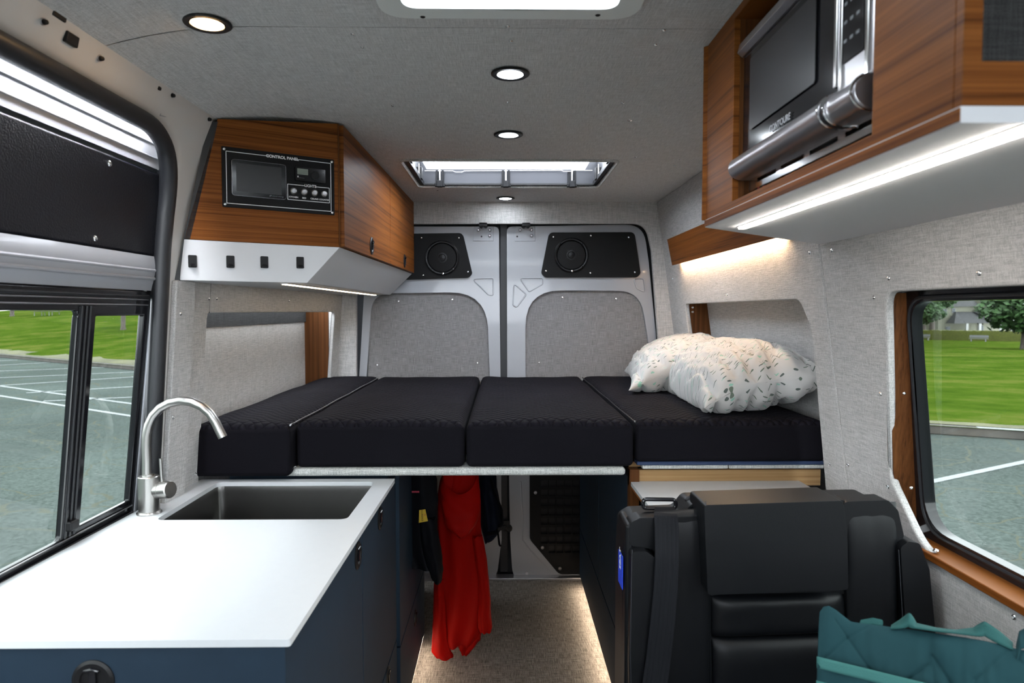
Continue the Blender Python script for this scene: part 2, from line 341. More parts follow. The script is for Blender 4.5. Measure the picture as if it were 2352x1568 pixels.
def rpoly(pts, r, seg=7):
    out = []; n = len(pts); rs = r if isinstance(r, (list, tuple)) else [r]*n
    for i in range(n):
        p = Vector(pts[i][:2]); a = Vector(pts[i-1][:2]); b = Vector(pts[(i+1) % n][:2]); rr = rs[i]
        if rr <= 0: out.append((p.x, p.y)); continue
        d1 = (a-p).normalized(); d2 = (b-p).normalized(); ang = math.acos(max(-1, min(1, d1.dot(d2))))
        t = min(rr / math.tan(ang/2), (a-p).length*.49, (b-p).length*.49); q0 = p + d1*t; q1 = p + d2*t
        for k in range(seg+1):
            s = k/seg; c = (q0*(1-s)**2 + p*2*s*(1-s) + q1*s*s); out.append((c.x, c.y))
    return out
def rect(a, b, c, d): return [(a, c), (b, c), (b, d), (a, d)]
def mapR(y, z, w): return Vector((XR(z) + w, y, z))
def mapL(y, z, w): return Vector((XL(y, z) - w, y, z))
def mapD(y, z, w): return Vector((XD(z) - w, y, z))
def mapY(Y): return lambda x, z, w: Vector((x, Y + w, z))
def mapZ(Z): return lambda x, y, w: Vector((x, y, Z + w))
def yz(p): return (p.y, p.z)
def xz(p): return (p.x, p.z)

# screws: one mesh shape, copied
_scr = None
def screw(p, n, parent, r=.0048, mat='chrome'):
    global _scr
    if _scr is None:
        mb = MB(); mb.lathe((0,0,0), (0,0,1), [(1.0,-.15),(1.0,.05),(.8,.35),(.42,.5),(.36,.25),(.05,.2)], 14)
        _scr = build('screw', mb, 'chrome'); me = _scr.data; bpy.data.objects.remove(_scr); _scr = me
    o = bpy.data.objects.new('screw', _scr); COL.objects.link(o)
    q = Vector(n).normalized().to_track_quat('Z', 'Y'); m = Matrix.Translation(Vector(p)) @ q.to_matrix().to_4x4() @ Matrix.Scale(r, 4)
    attach(o, parent); o.matrix_basis = m
    return o
def dup(root, loc, label=None):
    r = root.copy(); COL.objects.link(r); r.location = loc
    if label: r['label'] = label
    for ch in list(root.children):
        c = ch.copy(); COL.objects.link(c); c.parent = r
        for g in list(ch.children):
            d = g.copy(); COL.objects.link(d); d.parent = c
    return r

# ============================================================ THE VAN SHELL
YF = -.45        # where the cab begins
def zc(x): return CZ - .5 * max(0, -x - .5)**2
# ---- floor
fl = struct(build('floor', MB().box(-1.0, 1.09, YF, 3.56, -.03, 0), 'floor'))
struct(build('trim_1', MB().box(-.62, .62, 3.535, 3.60, -.005, .012), 'silver', bevel=.003), 'aluminium threshold strip at the rear end of the floor')
struct(build('underbody', MB().box(-1.06, 1.22, YF, 3.66, -.10, -.032), 'black'))
cab = MB().box(-.99, -.95, -1.35, YF, -.03, .97).box(1.0, 1.05, -1.35, YF, -.03, .97).box(-.99, 1.05, -1.40, -1.35, -.03, .97).box(-.99, 1.05, -1.35, YF, -.06, -.03)
for x_ in (-.50, .52):
    cab.box(x_-.27, x_+.27, -.86, -.74, .05, 1.30).box(x_-.13, x_+.13, -.85, -.76, 1.25, 1.42).box(x_-.26, x_+.26, -1.30, -.80, .30, .48)
cab.box(-.24, .26, -.84, -.76, .0, 1.28).box(-.99, 1.05, -1.40, YF, 1.90, 1.93).box(-.99, -.95, -1.35, YF, 1.62, 1.93).box(1.0, 1.05, -1.35, YF, 1.62, 1.93).box(-.99, 1.05, -1.40, -1.35, 1.78, 1.93).box(-.99, -.95, -.62, YF, .9, 1.7).box(1.0, 1.05, -.62, YF, .9, 1.7)  # unseen panel between the seats, added to block low light
struct(build('unseen_cab_body', cab, 'cab_pale_bounce', bevel=.02), 'unseen driver cab behind the viewer, pale to bounce light, with the seat gap blocked')
struct(build('added_van_hood', MB().box(-.85, .9, -2.7, -1.42, .70, .78), 'white_matt', bevel=.05), 'unseen white van hood in front of the cab, added to bounce light inside')  # unseen hood, put in to throw light up at the ceiling
dl_ = thing('led_strip_light', 'added cool strip light hidden behind the sliding door header to brighten the door panel', 'light', (-.81, .7, 1.87), 'cabinet light strips')
build('diffuser', MB().box(-.847, -.838, -.35, 1.66, 1.876, 1.884), 'added_door_led', dl_)  # hidden strip added only to brighten the upper door panel
# ---- ceiling, in three upholstered panels with openings for fan and roof hatch
fan_h = rpoly(rect(-.175, .205, .87, 1.262), .03)
hat_h = rpoly([(-.373, 2.545), (.425, 2.545), (.425, 3.075), (-.373, 3.075)], .03)
ceil = MB()
ceil.plate(rect(-.5, .86, YF, 1.368), [fan_h], 0, .03, mapZ(CZ))
ceil.plate(rect(-.5, .86, 1.371, 2.528), [], 0, .03, mapZ(CZ))
ceil.plate(rect(-.5, .86, 2.531, 3.56), [hat_h], 0, .03, mapZ(CZ))
for a, b in ((YF, 1.368), (1.371, 2.528), (2.531, 3.56)):
    ceil.grid(lambda u, v, a=a, b=b: Vector((-.5 - .32*u, a + (b-a)*v, zc(-.5 - .32*u))), 8, 1)
    ceil.grid(lambda u, v, a=a, b=b: Vector((-.5 - .32*u, a + (b-a)*v, zc(-.5 - .32*u) + .03)), 8, 1)
M['ceil_linen_lightened'] = fabric('linen_lightened', (.43, .43, .427), (.67, .667, .662))  # wall linen lightened to make up for missing light on the ceiling
ceiling = struct(build('ceiling', ceil, 'ceil_linen_lightened'))
struct(build('roof_skin', MB().plate(rect(-1.02, 1.06, YF, 3.66), [rect(-.17, .2, .875, 1.257), rect(-.40, .45, 2.52, 3.10)], 0, .01, mapZ(2.075)), 'paint'))
cs = [(450,111),(486,140),(810,78),(832,108),(1166,60),(1173,94),(1524,69),(1505,102),(902,242),(1166,234),(1430,236),(1447,276),(1460,360),(1562,366),(1550,380),(1318,466),(1005,437)]
for px, py in cs: screw(PZ(px, py, CZ) - Vector((0,0,.0005)), (0,0,-1), ceiling, .0045)
screw(PZ(1447, 276, CZ), (0,0,-1), ceiling, .007)
# ---- rear wall in linen with the door opening
rear_hole = rpoly([xz(PY(818,514,3.52)), xz(PY(1484,513,3.52)), xz(PY(1497,575,3.52)), xz(PY(1513,790,3.52)), xz(PY(1522,1350,3.52)), xz(PY(806,1350,3.52)), xz(PY(818,860,3.52))], [.09,.10,.05,.1,0,0,.1])
wr = struct(build('wall_rear', MB().plate(rect(-1.02, 1.06, -.03, CZ+.02), [rear_hole], 0, .03, mapY(3.52)), 'fabric', bevel=.006))
struct(build('trim_2', MB().plate(rect(-1.02, 1.06, -.08, 2.08), [], 0, .02, mapY(3.655)), 'rubber'))
struct(build('trim_3', MB().box(PY(1148,600,3.56).x, PY(1166,600,3.56).x, 3.60, 3.63, .02, 1.875), 'rubber', bevel=.004), 'black rubber seal between the two rear doors')
for px, py, a in ((1110,517,0), (1208,517,0)):
    p = PY(px, py, 3.545)
    o = build('trim_4', MB().box(p.x-.022, p.x+.022, 3.52, 3.575, p.z-.008, p.z+.012).box(p.x-.035, p.x+.035, 3.53, 3.56, p.z+.004, p.z+.013).cyl((p.x-.012,3.53,p.z-.006), (p.x-.012,3.57,p.z-.006), .008).cyl((p.x+.012,3.53,p.z-.006), (p.x+.012,3.57,p.z-.006), .008), 'black', bevel=.002)
    struct(o, 'black door catch above the rear doors')
# ---- rear doors
def door_rear(name, out_px, rad, win_px, wrad, low_px, lrad):
    out = rpoly([xz(PY(x, y, 3.58)) for x, y in out_px], rad)
    win = rpoly([xz(PY(x, y, 3.58)) for x, y in win_px], wrad)
    low = rpoly([xz(PY(x, y, 3.58)) for x, y in low_px], lrad)
    d = struct(build(name, MB().plate(out, [win, low], 0, .045, mapY(3.58)), 'paint', bevel=.014, seg=3))
    build('door_skin', MB().plate(out, [], .05, .06, mapY(3.58)), 'paint', d)
    return d
dR = door_rear('door_2', [(1164,520),(1478,515),(1490,600),(1507,770),(1513,1000),(1516,1332),(1178,1334),(1172,1240),(1165,900)], [.03,.13,.05,.1,.1,.05,.08,.05,0],
    [(1207,666),(1470,668),(1492,800),(1497,1000),(1240,1000),(1207,900)], [.19,.14,.1,.02,.02,.02],
    [(1217,1080),(1500,1080),(1508,1316),(1284,1316),(1219,1236)], [.01,.01,.03,.05,.05])
dL = door_rear('door_3', [(838,520),(1146,520),(1150,900),(1152,1240),(1140,1334),(812,1334),(818,1000),(826,850),(838,640)], [.06,.03,0,.05,.08,.05,.1,.1,.1],
    [(855,674),(1118,670),(1126,900),(1123,1000),(838,1000),(842,860)], [.1,.2,.05,.02,.02,.02],
    [(835,1080),(1104,1080),(1106,1240),(1060,1316),(835,1316)], [.01,.01,.05,.05,.03])
for d, pts, rr, scs in ((dR, [(1205,664),(1472,666),(1494,800),(1500,1010),(1200,1010)], .1, [(1238,832),(1292,683),(1415,686)]),
                        (dL, [(853,672),(1120,668),(1128,900),(1128,1010),(836,1010)], .1, [(867,838),(1097,833),(1039,688),(916,692)])):
    build('door_lining', MB().plate([xz(PY(x,y,3.58)) for x,y in pts], [], .018, .03, mapY(3.58)), 'lining', d)
    for px, py in scs: screw(PY(px, py, 3.596), (0,-1,0), d, .006)
# embossed gussets in the door steel
def emboss(d, px, r=.012):
    pts = rpoly([xz(PY(x,y,3.58)) for x,y in px], r)
    build('gusset', MB().ring([(x, 3.579, z) for x, z in pts], .0035, 6, closed=True), 'paint', d)
for px in ([(1193,638),(1247,638),(1246,652),(1215,670)], [(1180,650),(1209,676),(1186,706),(1178,700)]): emboss(dR, px)
emboss(dR, [(1455,640),(1478,640),(1482,672),(1462,662)])
for px in ([(1084,640),(1133,638),(1133,678),(1122,677)],): emboss(dL, px)
for d, pts, small in ((dR, [(1195,528),(1221,528),(1221,541)], (1188,543)), (dL, [(1099,528),(1125,528),(1125,541)], (1106,543))):
    for px, py in pts:
        p = PY(px, py, 3.578); build('bolt', MB().lathe(p, (0,-1,0), [(.0085,0),(.0085,.003),(.006,.005),(.003,.003)], 16), 'silver', d)
    p = PY(*small, 3.5785); build('bolt_hole', MB().cyl(p, p + Vector((0,-.0012,0)), .0045), 'black', d)
    build('hinge_plate', MB().ring([PY(a, b, 3.579) for a, b in ((pts[0][0]-10, 520),(pts[0][0]-12,553),(pts[0][0]+34,553),(pts[0][0]+34,520))], .002, 6), 'paint', d)
# lower right door: slotted storage panel, bolts, pressed rib
mp_ = [xz(PY(x,y,3.575)) for x,y in ((1216,1060),(1495,1060),(1500,1318),(1284,1318),(1217,1238))]
holes = []
for i in range(7):
    for j in range(11):
        cx, cz_ = PY(1250 + i*18.2, 1096 + j*21.6, 3.575).x, PY(1250, 1110 + j*21.6, 3.575).z
        lim = PY(1217 + max(0, (1110 + j*21.6 - 1228)) * .62 + 22, 0, 3.575).x
        if cx - .017 > lim - .012 and cz_ > .12: holes.append(rect(cx-.017, cx+.017, cz_-.018, cz_+.018))
build('panel_backing', MB().plate([xz(PY(x,y,3.58)) for x,y in ((1212,1070),(1505,1070),(1512,1320),(1280,1320),(1212,1240))], [], .012, .02, mapY(3.58)), 'black', dR)
build('storage_panel', MB().plate(rpoly(mp_, [.01,.01,.02,.05,.05]), holes, -.004, .002, mapY(3.575)), 'black_panel', dR)
for px, py in ((1230,1131),(1246,1257),(1286,1305)):
    p = PY(px, py, 3.57); build('bolt', MB().lathe(p, (0,-1,0), [(.009,0),(.009,.002),(.006,.004),(.004,.004),(.003,.001)], 18), 'silver', dR)
for px, py in ((1210,1316),(1210,1329),(1234,1327)):
    p = PY(px, py, 3.579); build('plug', MB().lathe(p, (0,-1,0), [(.009,0),(.008,.003),(.004,.002)], 18), 'silver', dR)
build('pressed_rib', MB().ring([PY(x,y,3.579) for x,y in ((1196,1105),(1200,1180),(1201,1240),(1212,1256),(1238,1284),(1264,1312))], .004, 6), 'paint', dR)
build('latch', MB().lathe(PY(1168,1212,3.578), (0,-1,0), [(.02,0),(.02,.012),(.012,.016),(.004,.012)], 20).box(PY(1155,0,3.57).x, PY(1170,0,3.57).x, 3.565, 3.58, PY(0,1225,3.57).z, PY(0,1200,3.57).z), 'black', dR, bevel=.002)
# speaker boards on the doors
def speaker_board(door, px, rad, scs, cx, cy, label):
    pts = rpoly([xz(PY(x,y,3.572)) for x,y in px], rad)
    b = build('speaker_board', MB().plate(pts, [], -.006, .006, mapY(3.572)), 'black_panel', door, bevel=.002, label=label)
    for x, y in scs: screw(PY(x, y, 3.566), (0,-1,0), b, .005)
    c = PY(cx, cy, 3.566); t = thing('speaker', label.replace('board', 'round loudspeaker set in board'), 'speaker', c)
    build('rim', MB().lathe(c, (0,-1,0), [(.09,0),(.09,.008),(.084,.013),(.078,.012),(.075,.004),(.075,0)], 48), 'black', t)
    build('grille', MB().lathe(c, (0,-1,0), [(.076,.002),(.072,.006),(.05,.008),(.02,.009),(.001,.009)], 48), 'black_panel', t)
    build('tweeter', MB().lathe(c, (0,-1,0), [(.026,.006),(.026,.011),(.019,.012),(.016,.009),(.001,.013)], 32), 'black', t)
    for a in (45, 135, 225, 315):
        q = c + Vector((math.cos(math.radians(a))*.082, -.012, math.sin(math.radians(a))*.082)); build('fixing', MB().cyl(q, q + Vector((0,-.002,0)), .003, seg=10), 'gloss_black', t)
    q = c + Vector((.004, -.0115, -.083)); build('badge', MB().lathe(q, (0,-1,0), [(.005,0),(.005,.002),(.002,.003)], 12), 'chrome', t)
speaker_board(dR, [(1261,534),(1457,533),(1471,628),(1463,637),(1252,637),(1243,627)], [.03,.03,.02,.02,.03,.02], [(1271,544),(1357,541),(1444,545),(1254,622),(1356,627),(1458,625)], 1312, 586, 'black board on right rear door above linen lining')
speaker_board(dL, [(846,538),(1063,535),(1085,628),(1077,638),(850,645)], [.03,.03,.02,.03,.03], [(968,546),(1054,546),(972,632),(1075,624)], 1016, 592, 'black board on left rear door beside overhead cabinet')

# ---- right wall: two linen panels meeting at a seam, niche and window opening
nich = rpoly([(3.236, 1.451), (1.985, 1.452), (1.925, 1.37), (1.975, .70), (3.236, .70)], [.03,.06,.15,0,0])
wR = MB().plate(rect(1.822, 3.56, -.03, CZ), [nich], 0, .02, mapR)
wall_r = struct(build('wall_right', wR, 'fabric', bevel=.005))
win_h = rpoly([(1.530, 1.462), (.30, 1.462), (.30, .885), (1.50, .885), (1.603, 1.02)], [.04,.05,.05,.10,.06])
wR2 = MB().plate(rect(YF, 1.818, -.03, CZ), [win_h], 0, .02, mapR)
build('front_panel', wR2, 'fabric', wall_r, bevel=.006, seg=3)
for px, py in ((1670,677),(1860,580),(1906,1068),(1911,575),(2041,639),(2249,627),(2007,683),(2022,905),(1948,1069),(2039,1118),(2114,1281),(2329,1417),(1545,640)):
    screw(PR(px, py, 0), (-1, 0, -.14), wall_r, .0055)
# niche box
nb = MB()
nb.plate(rect(1.90, 3.30, .70, 1.50), [], .108, .117, mapR)
build('niche_back', nb, 'fabric', wall_r)
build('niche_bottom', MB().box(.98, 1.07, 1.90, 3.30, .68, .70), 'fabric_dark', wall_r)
build('niche_top', MB().box(.87, .99, 1.90, 3.30, 1.458, 1.47), 'fabric', wall_r)
build('niche_reveal', MB().prism([mapR(3.24, .7, .003), mapR(3.24,.7,.115), mapR(3.26,.7,.115), mapR(3.26,.7,.003)], [mapR(3.24, 1.46, .003), mapR(3.24,1.46,.115), mapR(3.26,1.46,.115), mapR(3.26,1.46,.003)]), 'teak_v', wall_r, label='upright teak reveal at the far end of the niche')
for py in (706, 716): screw(PY(1591, py, 3.239), (0,-1,0), wall_r, .006)
struct(build('outer_wall_right', MB().plate(rect(YF, 3.66, -.1, 2.08), [rpoly([(.05,.84),(1.66,.84),(1.62,1.50),(.05,1.50)], .06)], .122, .135, mapR), 'rubber'))
# window with its wooden reveal
wn = struct(build('window_2', MB().plate(rpoly([(.1,.865),(1.605,.865),(1.57,1.475),(.1,1.475)], .06), [rpoly([(.2,.915),(1.567,.915),(1.530,1.440),(.2,1.440)], [.07,.075,.06,.07])], .053, .078, mapR), 'gloss_black', bevel=.008, seg=3), 'fixed side window with black frame behind the bench seat')
build('inner_frame', MB().ring([mapR(y, z, .054) for y, z in rpoly([(.18,.904),(1.577,.904),(1.540,1.450),(.18,1.450)], .072)], .005, 8, closed=True), 'rubber', wn)
build('pane', MB().plate(rpoly([(.15,.90),(1.58,.90),(1.55,1.45),(.15,1.45)], .06), [], .066, .070, mapR), 'glass', wn)
rv = MB()
rv.prism([mapR(1.612,.90,.008), mapR(1.602,.90,.060), mapR(1.615,.90,.060), mapR(1.626,.90,.008)], [mapR(1.545,1.46,.008), mapR(1.540,1.46,.060), mapR(1.555,1.46,.060), mapR(1.560,1.46,.008)])
build('upright_reveal', rv, 'teak_v', wn, label='upright teak reveal beside the window')
for x, y in ((2077,903),(2093,1120)):
    p = PY(x, y, 1.568); screw(p, (0,-1,0), wn, .004)
build('sill', MB().box(.936, 1.0, .2, 1.60, .870, .887), 'teak', wn, bevel=.003, label='teak sill board under the window')
screw(PZ(2150, 1264, .893), (0,0,1), wn, .007)
build('head_reveal', MB().box(.876, .93, .2, 1.60, 1.463, 1.475), 'black', wn)
# lower rail of dark trim that separates the seat niche
# ---- left wall behind the sliding door
nl = rpoly([(2.035, 1.413), (3.40, 1.413), (3.40, .70), (2.035, .70)], [.015,.02,0,0])
wL = struct(build('wall_left', MB().plate(rect(1.845, 3.56, -.03, CZ), [nl], 0, .018, mapL), 'fabric', bevel=.005))
build('niche_back', MB().box(-1.0, -.985, 1.95, 3.45, .70, 1.5), 'fabric', wL)
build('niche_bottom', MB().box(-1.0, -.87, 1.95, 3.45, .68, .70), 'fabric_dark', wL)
build('pillar_lining', MB().plate([(1.800, -.02), (1.905, -.02), (1.905, 1.50), (1.800, 1.50)], [], -.024, -.008, mapL), 'fabric', wL, bevel=.005)
build('niche_band', MB().box(-.985, -.978, 1.95, 3.45, 1.365, 1.45), 'fabric_dark', wL, label='dark strip along the top of the niche')  # plain dark band across the top of the niche back
build('niche_reveal', MB().box(-.985, -.868, 3.405, 3.42, .7, 1.42), 'teak_v', wL, label='upright teak reveal at the far end of the niche')
build('panel_seam', MB().ring([mapL(2.045, 1.413, .0006), mapL(2.045, 1.50, .0006)], .0012, 6), 'black', wL)
for px, py, w_ in ((480,685,0),(498,685,0),(415,720,-.024),(398,958,-.024),(449,1089,0),(664,690,0)): screw(PL(px, py, w_), (1,0,-.07), wL, .0055)
# white steel body frame around the sliding door
fo = [(YF, 1.955), (1.90, 1.955), (1.90, .0), (YF, .0)]
fh = rpoly([(YF-.01, 1.864), (1.772, 1.864), (1.775, .02), (YF-.01, .02)], [0, .20, 0, 0], 12)
fo2 = [(YF-.02, 1.955), (1.90, 1.955), (1.90, .0), (1.775, .0)]
def mapF(y, z, w): return Vector((XL(1.8, z) + .012 + .055*max(0, (z-1.60)/.355)**1.6 - w, y, z))
fr = MB(); arc = [p for p in fh[1:14]]   # header band + rounded corner + pillar as strips
inner = [(YF, 1.864)] + arc + [(1.775, .02)]
outer = []
for (y, z) in inner:
    if z >= 1.863: outer.append((y, 1.955))
    elif y >= 1.7719: outer.append((1.90, z))
    else:
        t = (y - 1.57)/.202; outer.append((1.60 + .30*max(0,t) + .0, 1.955 if t < .75 else 1.955 - (t-.75)*4*.20))
def strip(a, b, mp, w0, k=1):
    vs = []; m = 5
    for (p, q) in zip(a, b):
        for i in range(m+1):
            u = i/m; y = p[0]*(1-u)+q[0]*u; z = p[1]*(1-u)+q[1]*u
            lip = .016*(1-u)**3
            vs.append(mp(y, z, w0 + lip))
    fs = [(i*(m+1)+j, (i+1)*(m+1)+j, (i+1)*(m+1)+j+1, i*(m+1)+j+1) for i in range(len(a)-1) for j in range(m)]
    return vs, fs
_in = []
for i in range(len(inner)-1):
    n = 8 if (Vector(inner[i]) - Vector(inner[i+1])).length > .3 else 1
    for k in range(n): _in.append(tuple(Vector(inner[i]).lerp(Vector(inner[i+1]), k/n)))
_in.append(inner[-1])
_out = []
for (y, z) in _in:
    if y <= 1.572: _out.append((y, 1.965))
    elif z <= 1.664: _out.append((1.90, z))
    else:
        a = math.atan2(z-1.664, y-1.572); s = min(.33/max(.001, math.cos(a)), .301/max(.001, math.sin(a))); _out.append((1.572+math.cos(a)*s, 1.664+math.sin(a)*s))
vs, fs = strip(_in, _out, mapF, 0)
bf = MB().add(vs, fs)
M['paint_lit'] = plain('van_paint_lit', (.60, .585, .57), .3, coat=.3)  # same van paint as the doors, brightened to look better lit here
frame = struct(build('wall_left_frame', bf, 'paint_lit'), 'bare white steel body frame around the sliding door')
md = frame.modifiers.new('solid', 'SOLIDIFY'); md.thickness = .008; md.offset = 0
def PF_(px, py): return PP(px, py, (1, 0, -.22), (XL(1.8, 1.80) + .03) - .22*1.80)
for px, py in ((85,48),(216,132),(383,217),(468,272)):
    p = PF_(px, py); build('clip', MB().lathe(p + Vector((.002,0,0)), (1,-.3,-.2), [(.011,0),(.011,.004),(.007,.006),(.006,.014),(.003,.018)], 16), 'silver', frame)
    build('clip_plug', MB().lathe(p + Vector((.016,-.006,-.004)), (1,-.3,-.2), [(.005,0),(.004,.006),(.001,.007)], 12), 'black', frame)
for px, py, sw, sh in ((116,33,.035,.012),(146,88,.034,.02),(351,201,.010,.008)):
    p = PF_(px, py); build('steel_cutout', MB().obox(p + Vector((.006,0,0)), (0,1,0), (.22,0,1), (1,0,-.22), sw, sh, .024), 'black', frame, bevel=.002)
for poly in ([(265,120),(268,150),(295,178),(318,186),(333,155),(300,135)], [(366,215),(365,265),(385,270),(394,255),(393,225)]):
    build('tape_patch', MB().ring([PF_(x,y)+Vector((.003,0,0)) for x,y in poly], .0018, 6, closed=True), 'paint', frame)
# black rubber seal that follows the door opening
seal = []
for (y, z) in rpoly([(YF-.02, 1.852), (1.757, 1.852), (1.762, .0)], [0, .19, 0], 14):
    seal.append(mapF(y, z, .012))
full = []
for a, b in zip(seal, seal[1:]):
    n = max(1, int((b-a).length/.08))
    for k in range(n): full.append(a.lerp(b, k/n))
full.append(seal[-1]); full = [mapF(p.y, p.z, .010) for p in full]
struct(build('trim_5', MB().ring(full, .021, 12), 'rubber'), 'black rubber seal around the sliding door opening')


# ---- sliding door with its window
gh = rpoly(rect(.30, 1.765, .885, 1.466), .02)
gl = rpoly(rect(.30, 1.80, -.02, 1.96), .02)
pad_h = rpoly([(.2, 1.765), (1.79, 1.765), (1.79, 1.555), (.2, 1.555)], .02)
d1 = struct(build('door_1', MB().plate(rect(-.40, 1.83, -.08, 2.03), [gh], .02, .035, mapD), 'paint', bevel=.006), 'closed sliding door with black pad and sliding window')
# sloped white upper panel, ribs, pad, lower panel
build('upper_panel', MB().grid(lambda u, v: Vector((-.8585 - .006*v, -.40 + 2.21*u, 1.77 + .135*v)), 2, 8), 'paint', d1)
for z in (1.795, 1.83, 1.855):
    v = (z-1.77)/.135; build('pressed_rib', MB().ring([(-.8585-.006*v, -.4, z), (-.8585-.006*v, 1.80, z)], .003, 8), 'paint', d1)
pad = build('door_pad', MB().plate(rect(-.35, 1.80, 1.556, 1.763), [], -.006, .02, mapD), 'leather_quilt', d1, bevel=.008, seg=3, label='black grained pad on the sliding door')
for px, py in ((252,376),(219,547)): screw(PD(px, py, -.006), (1,0,-.1), pad, .007)
build('lower_panel', MB().grid(lambda u, v: Vector((XD(1.47 + .088*v) + .004 + .010*math.sin(v*PI*.9), -.35 + 2.16*u, 1.470 + .086*v)), 2, 8), 'paint', d1)
for z in (1.50, 1.52): build('pressed_rib', MB().ring([(XD(z)+.013, -.35, z), (XD(z)+.013, 1.80, z)], .004, 8), 'paint', d1)
build('edge_flange', MB().prism([mapD(1.775,.0,.0), mapD(1.80,.0,.0), mapD(1.80,.0,.03), mapD(1.775,.0,.03)], [mapD(1.775,1.9,.0), mapD(1.80,1.9,.0), mapD(1.80,1.9,.03), mapD(1.775,1.9,.03)]), 'paint', d1, bevel=.004)
build('brush_strip', MB().ring([mapD(1.752, .86, -.012), mapD(1.757, 1.2, -.012), mapD(1.760, 1.44, -.012), mapD(1.763, 1.52, -.008)], .009, 8), 'rubber', d1)
w1 = MB()
w1.plate(rect(.30, 1.742, .865, 1.468), [rpoly(rect(.36, 1.455, .928, 1.42), .012), rect(1.520, 1.722, .94, 1.408)], -.004, .009, mapD)
w1.plate(rect(.28, 1.78, .86, 1.475), [rect(.31, 1.765, .90, 1.45)], .012, .034, mapD)
win1 = struct(build('window_1', w1, 'gloss_black', bevel=.005, seg=2), 'sliding window with two panes and black frame in the sliding door')
for z, w_, m_ in ((1.455, -.007, 'rubber'), (1.447, -.006, 'silver'), (1.434, -.007, 'silver'), (.925, -.007, 'silver'), (.906, -.009, 'rubber'), (.882, -.012, 'rubber')):
    build('track', MB().ring([mapD(-.30, z, w_), mapD(1.73, z, w_)], .004 if m_ == 'rubber' else .0016, 8), m_, win1)
build('mullion', MB().prism([mapD(y, .93, q) for y, q in ((1.458,-.006),(1.516,-.006),(1.516,.010),(1.458,.010))], [mapD(y, 1.43, q) for y, q in ((1.458,-.006),(1.516,-.006),(1.516,.010),(1.458,.010))]), 'gloss_black', win1, bevel=.003)
for y in (1.462, 1.478, 1.492): build('mullion_rib', MB().ring([mapD(y, .93, -.007), mapD(y, 1.43, -.007)], .003, 6), 'rubber', win1)
build('window_catch', MB().obox(mapD(1.475, .955, -.012), (0,1,0), (0,0,1), (1,0,0), .03, .022, .018), 'black', win1, bevel=.004)
build('pane', MB().plate(rect(.34, 1.47, .915, 1.44), [], .005, .0065, mapD), 'glass', win1)
build('pane', MB().plate(rect(1.50, 1.735, .925, 1.42), [], .007, .0085, mapD), 'glass', win1)

# ---- roof hatch in the ceiling
t = thing('roof_hatch', 'rectangular roof hatch with white blind and black frame near the bed', 'roof hatch', (.026, 2.81, CZ), None)
hx0, hx1, hy0, hy1 = -.365, .417, 2.552, 3.068
fr_ = MB(); fr_.box(hx0-.006, hx1+.006, hy1, hy1+.008, CZ+.008, 2.085); fr_.box(hx0-.006, hx1+.006, hy0-.008, hy0, CZ+.03, 2.085)
fr_.box(hx0-.008, hx0, hy0, hy1, CZ+.008, 2.085); fr_.box(hx1, hx1+.008, hy0, hy1, CZ+.008, 2.085)
build('frame', fr_, 'hatch', t)
ri = MB()
ri.ring([(x, y, CZ-.001) for x, y in rpoly(rect(hx0-.012, hx1+.012, hy0-.01, hy1+.012), .035)], .007, 8, closed=True)
build('edging', ri, 'piping', t)
gk = MB().box(hx0, hx1, hy1-.012, hy1, CZ+.0, CZ+.010).box(hx0, hx0+.016, hy0, hy1, CZ, CZ+.02).box(hx1-.016, hx1, hy0, hy1, CZ, CZ+.02)
build('lower_track', gk, 'black', t, bevel=.002)
build('blind', MB().box(hx0+.028, hx1-.052, hy0+.02, hy1-.012, 2.045, 2.048), 'acrylic', t, label='white translucent blind')
build('wire', MB().ring([(hx0+.02, hy1-.014, 2.036), (-.22, hy1-.014, 2.036), (-.21, hy1-.02, 2.030), (-.18, hy1-.02, 2.030), (-.17, hy1-.014, 2.036), (.26, hy1-.014, 2.040), (.27, hy1-.02, 2.034), (.30, hy1-.02, 2.034), (.31, hy1-.014, 2.040), (hx1-.02, hy1-.014, 2.040)], .002, 6), 'silver', t)
for px in (1010, 1162, 1314):
    x = PY(px, 410, 3.05).x
    a = build('latch', MB().box(x-.018, x-.008, 3.05, 3.07, 1.978, 2.04).box(x+.008, x+.018, 3.05, 3.07, 1.978, 2.04).box(x-.022, x+.022, 3.046, 3.07, 1.968, 1.982).box(x-.012, x+.012, 3.03, 3.06, 1.964, 1.992), 'ink_k', t, bevel=.002)
    build('pin', MB().cyl((x, 3.045, 1.985), (x, 3.045, 2.04), .0035), 'chrome', a)
for x in (hx0+.010, hx1-.010):
    for y in (2.62, 2.95):
        a = build('side_bracket', MB().box(x-.012, x+.012, y-.02, y+.02, 1.98, 2.03).box(x-.006, x+.006, y-.035, y+.035, 1.99, 2.0), 'black', t, bevel=.002)
        build('pin', MB().cyl((x, y-.03, 2.0), (x, y-.03, 2.04), .003), 'chrome', a)
tagx = t
